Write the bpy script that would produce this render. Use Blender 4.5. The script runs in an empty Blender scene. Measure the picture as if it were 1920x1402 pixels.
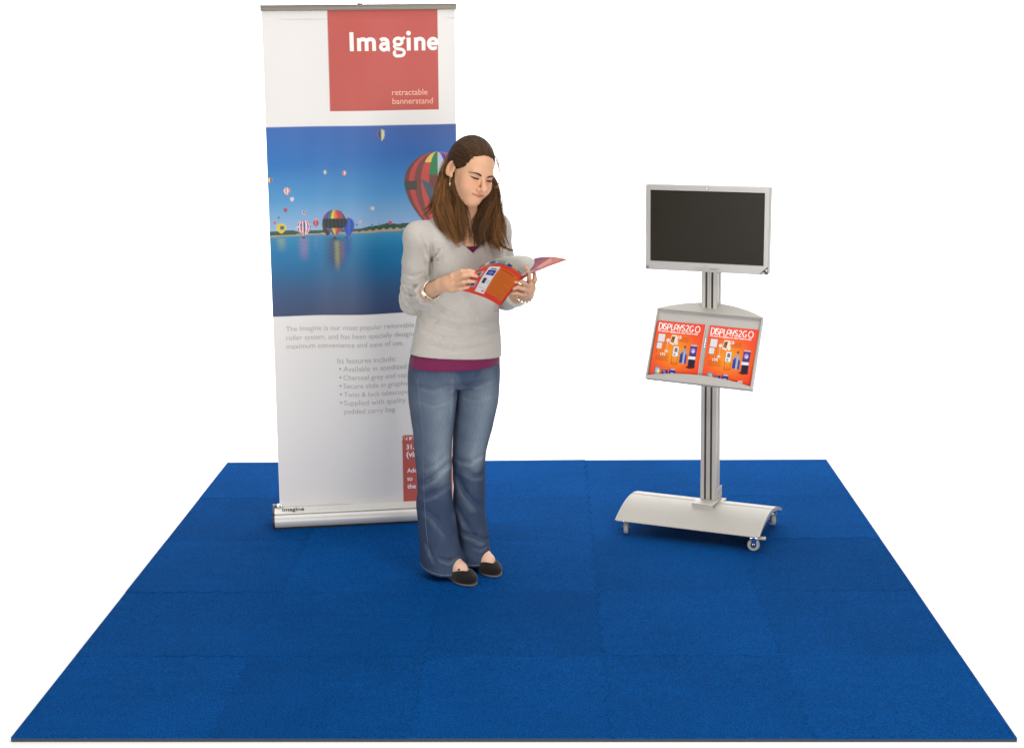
import bpy, bmesh, math, random
import numpy as np
from mathutils import Vector, Matrix

random.seed(7); RNG = np.random.default_rng(7)
sc = bpy.context.scene
COL = sc.collection

# ------------------------------------------------------------------ camera
CAM = np.array([0.13318, -4.02790, 2.03087])
PITCH, YAW, ROLL, FOC = 0.217337, -0.027559, -0.012692, 2704.85
_f = np.array([math.sin(YAW)*math.cos(PITCH), math.cos(YAW)*math.cos(PITCH), -math.sin(PITCH)])
_r = np.cross(_f, [0, 0, 1]); _r /= np.linalg.norm(_r); _u = np.cross(_r, _f)
_c, _s = math.cos(ROLL), math.sin(ROLL)
CR, CU, CF = _r*_c+_u*_s, -_r*_s+_u*_c, _f
cam = bpy.data.objects.new('camera', bpy.data.cameras.new('camera'))
COL.objects.link(cam)
cam.data.sensor_fit = 'HORIZONTAL'; cam.data.sensor_width = 36.0
cam.data.lens = FOC/1920*36; cam.data.clip_end = 200
cam.matrix_world = Matrix([[CR[i], CU[i], -CF[i], CAM[i]] for i in range(3)] + [[0, 0, 0, 1]])
sc.camera = cam

# ------------------------------------------------------------------ studio light
world = bpy.data.worlds.new('World'); sc.world = world; world.use_nodes = True
bg = world.node_tree.nodes['Background']
bg.inputs[0].default_value = (1.0, 0.985, 0.965, 1); bg.inputs[1].default_value = 0.12

def softbox(name, loc, target, sx, sy, power, col=(1, 1, 1)):
    l = bpy.data.lights.new(name, 'AREA'); l.shape = 'RECTANGLE'; l.size = sx; l.size_y = sy
    l.energy = power; l.color = col
    o = bpy.data.objects.new(name, l); COL.objects.link(o); o.location = loc
    o.rotation_euler = (Vector(target)-Vector(loc)).to_track_quat('-Z', 'Y').to_euler()
    return o
softbox('overhead_softbox', (0.1, 0.9, 7.2), (0.1, 0.9, 0), 10.0, 10.0, 560, (1, .985, .96))
softbox('key_softbox', (2.5, -2.2, 3.9), (0, 1.6, 0.6), 1.3, 1.3, 82, (1, .975, .94))
softbox('fill_softbox', (2.1, -4.4, 0.75), (-.3, 1.9, 0.1), 2.2, 1.1, 80, (1, .98, .95))
softbox('fill_softbox', (-2.1, -4.4, 0.75), (-.5, 1.9, 0.1), 2.2, 1.1, 100, (1, .98, .95))
softbox('backdrop_softbox', (-3.2, 4.6, 3.9), (-2.2, 8.2, 1.2), 2.6, 1.2, 260)
softbox('backdrop_softbox', (3.2, 4.6, 3.9), (2.2, 8.2, 1.2), 2.6, 1.2, 260)
vs = sc.view_settings
vs.view_transform = 'Standard'; vs.look = 'None'; vs.exposure = 0.0; vs.gamma = 1.0; vs.use_curve_mapping = False

# ------------------------------------------------------------------ helpers
T = 0.014                                             # top of the carpet

def at(px, py, Y):
    """point of the vertical plane y = Y seen at a given place of the photograph"""
    d = CF + CR*(px-960)/FOC - CU*(py-701)/FOC
    return CAM + d*((Y-CAM[1])/d[1])

def lin(c):
    c = np.asarray(c, float)/255.0
    return np.where(c <= .04045, c/12.92, ((c+.055)/1.055)**2.4)

def tag(o, label, cat=None, group=None, kind=None):
    if label: o['label'] = label
    if cat: o['category'] = cat
    if group: o['group'] = group
    if kind: o['kind'] = kind
    return o

def empty(name, loc, label, cat, group=None):
    o = bpy.data.objects.new(name, None); COL.objects.link(o); o.location = loc
    o.empty_display_size = .1
    return tag(o, label, cat, group)

def link(name, me, mat=None, parent=None):
    o = bpy.data.objects.new(name, me); COL.objects.link(o)
    if mat is not None:
        for m in (mat if isinstance(mat, (list, tuple)) else [mat]): me.materials.append(m)
    if parent is not None: put_under(o, parent)
    return o

def world_loc(o):
    v = Vector((0, 0, 0)); p = o
    while p is not None:
        v = v + p.location; p = p.parent
    return v

def put_under(o, parent):
    # parents carry locations only, so meshes built in world space are moved back by the parent's place
    o.parent = parent
    o.location = Vector(o.location) - world_loc(parent)

def mesh_np(name, V, F, smooth=True, colors=None):
    V = np.asarray(V, np.float32); F = np.asarray(F, np.int32)
    me = bpy.data.meshes.new(name); n = F.shape[1]
    me.vertices.add(len(V)); me.vertices.foreach_set('co', V.ravel())
    me.loops.add(F.size); me.loops.foreach_set('vertex_index', F.ravel())
    me.polygons.add(len(F)); me.polygons.foreach_set('loop_start', np.arange(0, F.size, n, dtype=np.int32))
    me.polygons.foreach_set('use_smooth', np.full(len(F), smooth))
    me.update(calc_edges=True)
    if colors is not None:
        a = me.color_attributes.new('Col', 'FLOAT_COLOR', 'POINT')
        C4 = np.ones((len(V), 4), np.float32); C4[:, :3] = colors
        a.data.foreach_set('color', C4.ravel())
    return me

def bm_mesh(name, bm, smooth=False):
    bmesh.ops.recalc_face_normals(bm, faces=bm.faces[:])
    me = bpy.data.meshes.new(name); bm.to_mesh(me); bm.free()
    if smooth:
        for p in me.polygons: p.use_smooth = True
    return me

def autosmooth(o, deg=35):
    for p in o.data.polygons: p.use_smooth = True
    o.data.set_sharp_from_angle(angle=math.radians(deg))
    return o

def frame(org, ex, ey, ez):
    M = np.eye(4); M[:3, 0], M[:3, 1], M[:3, 2], M[:3, 3] = ex, ey, ez, org
    return M

def add_box(bm, lo, hi, M=None, bevel=0, seg=2):
    vs_ = [bm.verts.new((x, y, z)) for x in (lo[0], hi[0]) for y in (lo[1], hi[1]) for z in (lo[2], hi[2])]
    fs = []
    for q in ((0, 1, 3, 2), (4, 6, 7, 5), (0, 4, 5, 1), (2, 3, 7, 6), (0, 2, 6, 4), (1, 5, 7, 3)):
        fs.append(bm.faces.new([vs_[i] for i in q]))
    geo = list(vs_)
    if bevel:
        r = bmesh.ops.bevel(bm, geom=list({e for f in fs for e in f.edges}), offset=bevel, segments=seg, affect='EDGES', profile=.5)
        geo = list({v for f in r['faces'] for v in f.verts} | {v for v in vs_ if v.is_valid})
    if M is not None: bmesh.ops.transform(bm, matrix=Matrix(M.tolist()), verts=geo)
    return geo

def add_prism(bm, prof, x0, x1, M=None):
    """profile (y, z) extruded along x"""
    a = [bm.verts.new((x0, y, z)) for y, z in prof]; b = [bm.verts.new((x1, y, z)) for y, z in prof]
    n = len(prof)
    for i in range(n):
        j = (i+1) % n
        bm.faces.new((a[i], a[j], b[j], b[i]))
    bm.faces.new(a[::-1]); bm.faces.new(b)
    if M is not None: bmesh.ops.transform(bm, matrix=Matrix(M.tolist()), verts=a+b)
    return a+b

def add_poly(bm, pts, h, M=None):
    """polygon (x, y) extruded in z by h"""
    a = [bm.verts.new((x, y, 0)) for x, y in pts]; b = [bm.verts.new((x, y, h)) for x, y in pts]
    n = len(pts)
    for i in range(n):
        j = (i+1) % n
        bm.faces.new((a[i], a[j], b[j], b[i]))
    bm.faces.new(a[::-1]); bm.faces.new(b)
    if M is not None: bmesh.ops.transform(bm, matrix=Matrix(M.tolist()), verts=a+b)

def add_lathe(bm, prof, M=None, n=24):
    """profile (radius, height) turned about z"""
    rings = []
    for r, z in prof:
        rings.append([bm.verts.new((r*math.cos(2*math.pi*k/n), r*math.sin(2*math.pi*k/n), z)) for k in range(n)])
    for A, B in zip(rings, rings[1:]):
        for k in range(n):
            bm.faces.new((A[k], A[(k+1) % n], B[(k+1) % n], B[k]))
    bm.faces.new(rings[0][::-1]); bm.faces.new(rings[-1])
    if M is not None: bmesh.ops.transform(bm, matrix=Matrix(M.tolist()), verts=[v for R in rings for v in R])

def tube_np(paths, radii, sides=4):
    """many polylines (k, m, 3) with radii (k, m) -> verts, quads"""
    P = np.asarray(paths, float); K, Mn, _ = P.shape
    tg = np.gradient(P, axis=1); tg /= np.linalg.norm(tg, axis=2, keepdims=True)+1e-9
    ref = np.zeros_like(tg); ref[..., 2] = 1
    alt = np.zeros_like(tg); alt[..., 0] = 1
    ref = np.where(np.abs(tg[..., 2:3]) > .95, alt, ref)
    a = np.cross(tg, ref); a /= np.linalg.norm(a, axis=2, keepdims=True)+1e-9
    b = np.cross(tg, a)
    R = np.asarray(radii, float)[..., None]
    rings = [P + R*(a*math.cos(2*math.pi*s/sides)+b*math.sin(2*math.pi*s/sides)) for s in range(sides)]
    V = np.stack(rings, 2).reshape(-1, 3)
    k, m, s = np.meshgrid(np.arange(K), np.arange(Mn-1), np.arange(sides), indexing='ij')
    idx = lambda k, m, s: (k*Mn+m)*sides + s % sides
    F = np.stack([idx(k, m, s), idx(k, m, s+1), idx(k, m+1, s+1), idx(k, m+1, s)], -1).reshape(-1, 4)
    return V, F

def sheet_np(fn, nu, nv):
    u, v = np.meshgrid(np.linspace(0, 1, nu+1), np.linspace(0, 1, nv+1), indexing='ij')
    V = fn(u.ravel(), v.ravel())
    i, j = np.meshgrid(np.arange(nu), np.arange(nv), indexing='ij')
    k = (i*(nv+1)+j).ravel()
    return V, np.stack([k, k+nv+1, k+nv+2, k+1], 1), u.ravel(), v.ravel()

# ------------------------------------------------------------------ materials
def mat(name, col=(.8, .8, .8), rough=.5, metal=0, attr=False, bump=None, vary=0, vscale=8, spec=.5, sheen=0,
        sss=0, emit=None, coat=0, per_object=0, stretch=None):
    m = bpy.data.materials.new(name); m.use_nodes = True
    nt = m.node_tree; N, L = nt.nodes, nt.links; b = N['Principled BSDF']
    b.inputs['Roughness'].default_value = rough; b.inputs['Metallic'].default_value = metal
    b.inputs['Specular IOR Level'].default_value = spec
    if sheen: b.inputs['Sheen Weight'].default_value = sheen; b.inputs['Sheen Roughness'].default_value = .5
    if sss:
        b.inputs['Subsurface Weight'].default_value = sss; b.inputs['Subsurface Scale'].default_value = .006
        b.inputs['Subsurface Radius'].default_value = (1, .35, .2)
    if coat: b.inputs['Coat Weight'].default_value = coat; b.inputs['Coat Roughness'].default_value = .12
    src = None
    if attr:
        a = N.new('ShaderNodeVertexColor'); a.layer_name = 'Col'; src = a.outputs['Color']
    else:
        rgb = N.new('ShaderNodeRGB'); rgb.outputs[0].default_value = (*col, 1); src = rgb.outputs[0]
    tc = N.new('ShaderNodeTexCoord'); co = tc.outputs['Object']
    if stretch:
        mp = N.new('ShaderNodeMapping'); mp.inputs['Scale'].default_value = stretch
        L.new(co, mp.inputs['Vector']); co = mp.outputs[0]
    val = None
    if vary:
        n = N.new('ShaderNodeTexNoise'); n.inputs['Scale'].default_value = vscale; n.inputs['Detail'].default_value = 6
        L.new(co, n.inputs['Vector'])
        r = N.new('ShaderNodeMapRange'); r.inputs['From Min'].default_value = .25; r.inputs['From Max'].default_value = .75
        r.inputs['To Min'].default_value = 1-vary; r.inputs['To Max'].default_value = 1+vary
        L.new(n.outputs['Fac'], r.inputs['Value']); val = r.outputs[0]
    if per_object:
        oi = N.new('ShaderNodeObjectInfo')
        r2 = N.new('ShaderNodeMapRange'); r2.inputs['To Min'].default_value = 1-per_object; r2.inputs['To Max'].default_value = 1+per_object
        L.new(oi.outputs['Random'], r2.inputs['Value'])
        if val is None: val = r2.outputs[0]
        else:
            mm = N.new('ShaderNodeMath'); mm.operation = 'MULTIPLY'
            L.new(val, mm.inputs[0]); L.new(r2.outputs[0], mm.inputs[1]); val = mm.outputs[0]
    if val is not None:
        h = N.new('ShaderNodeVectorMath'); h.operation = 'SCALE'
        L.new(src, h.inputs[0]); L.new(val, h.inputs['Scale']); src = h.outputs[0]
    L.new(src, b.inputs['Base Color'])
    if bump:
        sca, st, dist = bump
        n2 = N.new('ShaderNodeTexNoise'); n2.inputs['Scale'].default_value = sca; n2.inputs['Detail'].default_value = 4
        L.new(co, n2.inputs['Vector'])
        bp = N.new('ShaderNodeBump'); bp.inputs['Strength'].default_value = st; bp.inputs['Distance'].default_value = dist
        L.new(n2.outputs['Fac'], bp.inputs['Height']); L.new(bp.outputs[0], b.inputs['Normal'])
    return m

M_BACK = mat('seamless_paper', (.96, .96, .96), .9, spec=.1)
M_FOAM = mat('foam_edge', (.035, .04, .04), .8, bump=(200, .5, .002))
M_SILVER = mat('silver_paint', (.51, .485, .445), .42, .2, bump=(900, .06, .001), vary=.02, vscale=3)
M_ALU = mat('anodised_aluminium', (.76, .74, .70), .38, .25, stretch=(.4, 40, 40), bump=(30, .05, .001))
M_CHROME = mat('chrome', (.8, .8, .8), .14, 1.0)
M_CHAR = mat('charcoal_plastic', (.03, .027, .025), .45)
M_SLOT = mat('slot_dark', (.045, .035, .025), .6)
M_GREYRUB = mat('grey_rubber', (.42, .41, .38), .6)
M_LEVER = mat('grey_plastic', (.45, .43, .38), .5)
M_SCREEN = mat('screen_glass', (.020, .017, .011), .32, spec=.14, coat=0)
M_PRINT = mat('printed_fabric', attr=True, rough=.42, spec=.35, bump=(1400, .03, .0005))
M_COVER = mat('printed_paper', attr=True, rough=.3, spec=.45)
M_WHITEINK = mat('white_ink', (.88, .86, .84), .45)
M_REDINK = mat('red_ink', tuple(lin((196, 88, 82))), .45)
M_PALEINK = mat('pale_red_ink', tuple(lin((238, 178, 150))), .45)
M_GREYINK = mat('grey_ink', tuple(lin((182, 176, 172))), .5)
M_DARKINK = mat('dark_ink', tuple(lin((60, 58, 56))), .5)
M_WHITEPAPER = mat('white_paper', (.86, .85, .83), .5)
# ------------------------------------------------------------------ backdrop: one white sweep, floor into wall
def backdrop():
    prof = [(-9.0, 0.0), (5.6, 0.0)]
    for k in range(1, 13):
        a = math.pi/2*k/12; prof.append((5.6+2.4*math.sin(a), 2.4-2.4*math.cos(a)))
    prof.append((8.0, 7.0))
    V = []; F = []
    for y, z in prof: V += [(-10, y, z), (10, y, z)]
    for i in range(len(prof)-1): F.append((2*i, 2*i+1, 2*i+3, 2*i+2))
    o = link('studio_backdrop', mesh_np('studio_backdrop', V, F), M_BACK)
    tag(o, 'seamless white studio floor sweeping up into the background', kind='structure')
backdrop()

# ------------------------------------------------------------------ carpet of interlocking tiles
def carpet_material():
    m = bpy.data.materials.new('blue_carpet'); m.use_nodes = True
    N, L = m.node_tree.nodes, m.node_tree.links; b = N['Principled BSDF']
    b.inputs['Roughness'].default_value = .95; b.inputs['Specular IOR Level'].default_value = .03
    b.inputs['Sheen Weight'].default_value = .0
    b.inputs['Sheen Tint'].default_value = (.3, .55, 1, 1)
    g = N.new('ShaderNodeNewGeometry'); oi = N.new('ShaderNodeObjectInfo')
    def noise(scale, det=3, vec=None, rough=.6):
        n = N.new('ShaderNodeTexNoise'); n.inputs['Scale'].default_value = scale; n.inputs['Detail'].default_value = det
        n.inputs['Roughness'].default_value = rough
        L.new(vec or g.outputs['Position'], n.inputs['Vector']); return n.outputs['Fac']
    def rng(v, a, b_, f0=.25, f1=.75):
        r = N.new('ShaderNodeMapRange'); r.inputs['From Min'].default_value = f0; r.inputs['From Max'].default_value = f1
        r.inputs['To Min'].default_value = a; r.inputs['To Max'].default_value = b_
        L.new(v, r.inputs['Value']); return r.outputs[0]
    def mul(a, b_):
        k = N.new('ShaderNodeMath'); k.operation = 'MULTIPLY'; L.new(a, k.inputs[0]); L.new(b_, k.inputs[1]); return k.outputs[0]
    mp = N.new('ShaderNodeMapping'); mp.inputs['Scale'].default_value = (3, 26, 1); L.new(g.outputs['Position'], mp.inputs['Vector'])
    fine = noise(420, 5, rough=.75); mid = noise(190, 2); wide = noise(2.2, 4); streak = noise(1.0, 5, mp.outputs[0])
    v = mul(mul(rng(fine, .35, 1.75), rng(mid, .42, 1.66)), mul(rng(wide, .90, 1.10), rng(streak, .93, 1.07)))
    v = mul(v, rng(oi.outputs['Random'], .90, 1.10, 0, 1))
    rgb = N.new('ShaderNodeRGB'); rgb.outputs[0].default_value = (.0010, .050, .198, 1)
    sc_ = N.new('ShaderNodeVectorMath'); sc_.operation = 'SCALE'
    L.new(rgb.outputs[0], sc_.inputs[0]); L.new(v, sc_.inputs['Scale']); L.new(sc_.outputs[0], b.inputs['Base Color'])
    bp = N.new('ShaderNodeBump'); bp.inputs['Strength'].default_value = .7; bp.inputs['Distance'].default_value = .003
    L.new(fine, bp.inputs['Height']); L.new(bp.outputs[0], b.inputs['Normal'])
    return m

def carpet():
    TS, NT, DEP = .61, 11, .0085
    MC = carpet_material()
    root = empty('carpet', (0, 1.525, 0), 'square blue carpet laid from interlocking foam-backed tiles on the white floor', 'carpet')
    def seam(a, b, straight, flip):
        a = np.array(a, float); b = np.array(b, float)
        if straight: return [a]
        d = (b-a); n = np.array([-d[1], d[0]]); L_ = np.linalg.norm(d); d /= L_; n /= L_
        per = L_/NT; out = [a]
        for k in range(NT):
            c = (k+.5)*per; h = per*.24
            s = DEP*(1 if (k % 2 == 0) ^ flip else -1)
            for t, o in ((c-h*.72, 0), (c-h*1.05, s), (c+h*1.05, s), (c+h*.72, 0)): out.append(a+d*t+n*o)
        return out
    P = lambda i, j: (-1.525+i*TS, j*TS)
    lift = RNG.uniform(-.0012, .0025, (6, 6)); lift[:, 0] *= .5
    for j in range(5):
        for i in range(5):
            cx, cy = -1.525+(i+.5)*TS, (j+.5)*TS
            bot = seam(P(i, j), P(i+1, j), j == 0, (i+j) % 2)
            rig = seam(P(i+1, j), P(i+1, j+1), i == 4, (i+j) % 2)
            top = seam(P(i, j+1), P(i+1, j+1), j == 4, (i+j+1) % 2)
            lef = seam(P(i, j), P(i, j+1), i == 0, (i+j+1) % 2)
            # walk top and left backwards along the same shared line
            pts = bot + rig + [np.array(P(i+1, j+1))] + top[1:][::-1] + [np.array(P(i, j+1))] + lef[1:][::-1]
            q = []
            for p in pts:
                if not q or np.linalg.norm(p-q[-1]) > 1e-6: q.append(p)
            q = [(p-[cx, cy])*.9993 for p in q]
            tx, ty, tz = RNG.uniform(-.002, .002), RNG.uniform(-.002, .002), RNG.uniform(-.0003, .0006)
            if j == 4 and i == 2: ty += .010; tx = .004
            if j == 4 and i == 3: ty += .006
            if j == 0 and i == 2: ty -= .004
            bm = bmesh.new(); rings = []
            for z, ins in ((0.0, 1), (.0095, 1), (.0126, 1), (.014, .9993)):
                rings.append([bm.verts.new((p[0]*ins, p[1]*ins, z if z == 0 else z+tz+max(-.001, p[0]*tx+p[1]*ty))) for p in q])
            n = len(q)
            for k, (A, B) in enumerate(zip(rings, rings[1:])):
                for a in range(n):
                    f = bm.faces.new((A[a], A[(a+1) % n], B[(a+1) % n], B[a])); f.material_index = 1 if k == 0 else 0
            bm.faces.new(rings[-1])
            o = link('carpet_tile', bm_mesh('carpet_tile', bm), [MC, M_FOAM]); o.location = (cx, cy, 0)
            put_under(o, root)
carpet()


# ------------------------------------------------------------------ painting helpers for flat print (colours of ink)
class Paint:
    def __init__(self, x, y, base, soft):
        self.x, self.y, self.s = x, y, soft
        self.c = np.empty((len(x), 3)); self.c[:] = lin(base) if np.ndim(base) == 1 else base
    def mix(self, w, col):
        col = lin(col) if np.ndim(col) == 1 else col
        self.c = self.c*(1-w[:, None]) + col*w[:, None]
    def step(self, d): return np.clip(.5-d/self.s, 0, 1)
    def rect(self, x0, x1, y0, y1, col, a=1, skew=0):
        x = self.x - skew*(self.y-y0)
        d = np.maximum(np.maximum(x0-x, x-x1), np.maximum(y0-self.y, self.y-y1)); self.mix(self.step(d)*a, col)
    def disc(self, cx, cy, rx, ry, col, a=1):
        d = (np.hypot((self.x-cx)/rx, (self.y-cy)/ry)-1)*min(rx, ry); self.mix(self.step(d)*a, col)
    def tri(self, pts, col, a=1):
        d = np.full(len(self.x), -1e9); n = len(pts)
        if sum(a[0]*b[1]-b[0]*a[1] for a, b in zip(pts, pts[1:]+pts[:1])) < 0: pts = pts[::-1]
        for i in range(n):
            (x0, y0), (x1, y1) = pts[i], pts[(i+1) % n]
            l = math.hypot(x1-x0, y1-y0); d = np.maximum(d, ((self.x-x0)*(y1-y0)-(self.y-y0)*(x1-x0))/l)
        self.mix(self.step(d)*a, col)
    def balloon(self, cx, cy, rx, ry, pal, ng=8, bot=1.35, shade=None, rot=0):
        """y up; cy = widest height; bot = how far the mouth hangs below, in ry"""
        dy = (self.y-cy)/ry; dx = self.x-cx
        up = np.sqrt(np.clip(1-dy**2, 0, None))
        t = np.clip(-dy/bot, 0, 1); lo = (1-t**1.9)*(1-.10*t)+.08*t
        hw = rx*np.where(dy > 0, up, lo)
        d = np.maximum(np.abs(dx)-hw, np.maximum(-dy-bot, dy-1)*ry)
        w = self.step(d)
        g = np.arcsin(np.clip(dx/np.maximum(hw, 1e-6), -1, 1))/math.pi+.5
        k = np.floor((g+rot)*ng).astype(int) % len(pal)
        col = lin(np.array(pal))[k]
        if shade is not None: col = shade(col, dx/rx, dy, k)
        self.mix(w, col)
    def basket(self, x, y, s): self.rect(x-s, x+s, y-s*1.2, y+s, (70, 50, 40))

# ------------------------------------------------------------------ text
def text_mesh(s, bold=0.0, spacing=1.0):
    cu = bpy.data.curves.new('lettering', 'FONT'); cu.body = s; cu.size = 1; cu.offset = bold; cu.space_character = spacing
    cu.resolution_u = 4
    o = bpy.data.objects.new('lettering', cu); COL.objects.link(o)
    bpy.context.view_layer.update()
    me = bpy.data.meshes.new_from_object(o.evaluated_get(bpy.context.evaluated_depsgraph_get()))
    V = np.array([v.co[:2] for v in me.vertices]); F = [tuple(p.vertices) for p in me.polygons]
    bpy.data.objects.remove(o); bpy.data.curves.remove(cu); bpy.data.meshes.remove(me)
    return V, F

class Ink:
    """collects letters laid out on a sheet (x right, y up, metres)"""
    def __init__(self): self.V, self.F, self.n = [], [], 0
    def add(self, V, F):
        self.V.append(V); self.F += [tuple(i+self.n for i in f) for f in F]; self.n += len(V)
    def text(self, s, x, y, width=None, height=None, bold=0, slant=0, clip=None):
        V, F = text_mesh(s, bold); V = V.copy()
        x0, x1 = V[:, 0].min(), V[:, 0].max()
        k = width/(x1-x0) if width else height
        ky = height if height else k
        if slant: V[:, 0] += V[:, 1]*slant
        V = np.stack([(V[:, 0]-x0)*k+x, V[:, 1]*ky+y], 1)
        if clip is not None: V[:, 0] = np.minimum(V[:, 0], clip)
        self.add(V, F); return k
    def stroke(self, pts, w):
        P = np.array(pts, float); t = np.gradient(P, axis=0); t /= np.linalg.norm(t, axis=1, keepdims=True)+1e-9
        n = np.stack([-t[:, 1], t[:, 0]], 1)
        V = np.concatenate([P+n*w/2, P-n*w/2]); m = len(P)
        self.add(V, [(i, i+m, i+m+1, i+1) for i in range(m-1)])
    def disc(self, x, y, r, n=12):
        a = np.arange(n)*2*math.pi/n
        self.add(np.stack([x+r*np.cos(a), y+r*np.sin(a)], 1), [tuple(range(n))])
    def build(self, name, fn, material, parent):
        return self.part(name, fn, material, parent, self.V, self.F)
    def part(self, name, fn, material, parent, Vs, F):
        V = np.concatenate(Vs); W = fn(V[:, 0], V[:, 1])
        me = bpy.data.meshes.new(name); me.from_pydata(W.tolist(), [], F); me.update()
        return link(name, me, material, parent)
    def lines(self, name, fn, material, parent):
        """every added line of text becomes a part of its own"""
        n = 0
        for V in self.V:
            F = [tuple(i-n for i in f) for f in self.F if n <= f[0] < n+len(V)]; n += len(V)
            self.part(name, fn, material, parent, [V], F)

def arc(cx, cy, rx, ry, a0, a1, n=12):
    a = np.radians(np.linspace(a0, a1, n)); return list(zip(cx+rx*np.cos(a), cy+ry*np.sin(a)))
# ------------------------------------------------------------------ banner stand
BTH = .1437
BX = np.array([math.cos(BTH), math.sin(BTH), 0]); BN = np.array([math.sin(BTH), -math.cos(BTH), 0])
BORG = np.array([-1.06605, 2.03168, .0833]); BH = 2.146
BUP = np.array([0, 0, 1.]) + BX*.0105 - BN*.0178
def banner_pt(x, z, off=0.0):
    x = np.asarray(x, float); z = np.asarray(z, float); u = x/.8; v = z/BH
    pin = np.clip(np.minimum(v*5, (1-v)*9), 0, 1)**.7
    w = 1.5*(.0085*np.sin(2*math.pi*(u*1.15+.62+.06*np.sin(v*5))) + .0045*np.sin(2*math.pi*(u*2.35+.15-.05*v)))*(.35+.65*pin)*np.where(v > .98, .2, 1)
    return BORG + x[..., None]*BX + z[..., None]*BUP + (w+off)[..., None]*BN

def balloon_picture(x, y):
    """x 0..1 across, y 0..1 up; drawn in the units of a 1305 x 1300 sheet"""
    X = x*1305; Yp = (1-y)*1300
    p = Paint(X, -Yp, (0, 0, 0), 4.5)
    def ramp(stops, t):
        s = np.array([a for a, _ in stops]); c = lin(np.array([b for _, b in stops]))
        return np.stack([np.interp(t, s, c[:, i]) for i in range(3)], 1)
    sky_l = ramp([(0, (58, 112, 190)), (260, (38, 120, 196)), (500, (84, 160, 214)), (690, (150, 190, 226)), (760, (176, 200, 226))], Yp)
    sky_r = ramp([(0, (74, 100, 166)), (200, (58, 108, 180)), (450, (80, 148, 206)), (640, (140, 178, 220)), (740, (176, 196, 226))], Yp)
    water = ramp([(700, (92, 152, 190)), (760, (44, 140, 186)), (850, (12, 124, 178)), (950, (10, 112, 166)), (1040, (30, 100, 150)), (1130, (50, 88, 134)), (1300, (58, 74, 112))], Yp)
    t = (x)[:, None]; sky = sky_l*(1-t)+sky_r*t
    rip = 1+.06*np.sin(Yp*.35+3*np.sin(X*.012))+.03*np.sin(X*.11+Yp*.6)
    hor = 742-34*x
    land_top = hor-30-26*np.clip((x-.35)*2, 0, 1)-6*np.sin(x*23)-3*np.sin(x*61+1)
    p.c = np.where((Yp > hor)[:, None], water*rip[:, None], sky)
    land = (Yp < hor) & (Yp > land_top)
    nz = .75+.25*np.sin(X*.21+np.sin(Yp*.4)*2)+.15*np.sin(X*.57+Yp*.3)
    p.c = np.where(land[:, None], lin((62, 104, 86))*nz[:, None], p.c)
    beach = (Yp < hor+4) & (Yp > hor-6-16*np.exp(-((x-.62)/.14)**2)*(.6+.4*np.sin(X*.13)))
    p.c = np.where(beach[:, None], lin((196, 176, 146))*np.clip(nz, .8, 1.1)[:, None], p.c)
    Z = lambda px, py: (px-80-(py-60)*.033, -(py-60+40*(px-80)/1305))
    R_, O_, Y_, G_, B_, P_, W_ = (206, 66, 66), (232, 130, 60), (240, 208, 90), (60, 140, 80), (50, 80, 180), (120, 70, 150), (238, 232, 228)
    # reflections
    def refl(px, w, y0, y1, col, a):
        x0, _ = Z(px, 800); d = np.abs(X-x0-3*np.sin(Yp*.25))/w
        p.mix(np.clip(1.2-d, 0, 1)*a*np.clip((Yp-y0)/20, 0, 1)*np.clip((y1-Yp)/90, 0, 1)*(.75+.25*np.sin(Yp*.45+X*.03)), col)
    refl(552, 80, 745, 1010, (34, 52, 84), .85); refl(640, 36, 745, 930, (26, 70, 160), .8); refl(566, 22, 770, 1000, (190, 180, 80), .8)
    refl(600, 18, 780, 960, (170, 80, 100), .6); refl(535, 14, 770, 940, (120, 60, 90), .5)
    refl(337, 40, 745, 930, (170, 130, 170), .7); refl(183, 36, 745, 860, (180, 190, 110), .6); refl(420, 16, 745, 860, (140, 120, 170), .5)
    # far balloons
    small = [(108, 413, 17, [G_, Y_, W_, R_]), (222, 487, 24, [R_, W_, (230, 140, 130), W_]), (257, 543, 14, [W_, (220, 190, 180)]), (212, 617, 14, [(190, 90, 110), (110, 70, 130), R_]),
             (340, 633, 14, [O_, W_, B_, (200, 180, 120)]), (483, 356, 14, [(200, 205, 210), G_, W_]), (615, 360, 15, [W_, (230, 120, 120), O_]), (811, 598, 13, [W_, (225, 170, 160)]),
             (729, 690, 10, [(226, 160, 150), W_]), (935, 697, 12, [(220, 80, 120), R_]), (139, 706, 9, [O_, R_]), (418, 680, 10, [O_, (230, 190, 160)]), (165, 670, 7, [B_, G_]), (702, 712, 6, [B_]), (808, 712, 6, [B_, P_]), (860, 706, 5, [R_])]
    for px, py, r, pal in small:
        a, b = Z(px, py); p.balloon(a, b, r, r*.95, pal, 6)
    a, b = Z(868, 92); p.balloon(a, b, 31, 30, [(150, 110, 140), (166, 70, 92), (60, 70, 160), (56, 140, 110), (226, 214, 130), (210, 220, 228), (70, 90, 180), (170, 190, 220)], 8, 1.6)
    a, b = Z(183, 742)
    p.balloon(a, b, 36, 34, [(238, 214, 80), (230, 200, 60)], 8, 1.1); p.disc(a+6, b+2, 15, 14, (60, 110, 130))
    a, b = Z(421, 706); p.balloon(a, b, 20, 19, [(220, 90, 110), (150, 50, 90), (230, 130, 130)], 6, 1.5)
    a, b = Z(645, 715); p.balloon(a, b, 42, 50, [(38, 84, 190), (48, 100, 206), (34, 76, 176)], 8, 1.6); p.basket(*Z(632, 800), 6)
    a, b = Z(500, 720); p.balloon(a, b, 36, 62, [(44, 52, 50), (56, 60, 50)], 6, 1.2)
    def us(col, dx, dy, k):
        band = ((dy > .1) & (dy < .45))[:, None]; odd = (k % 2 == 0)[:, None]
        return np.where(band, np.where(odd, lin((90, 70, 150)), lin((236, 232, 236))), col)
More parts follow.
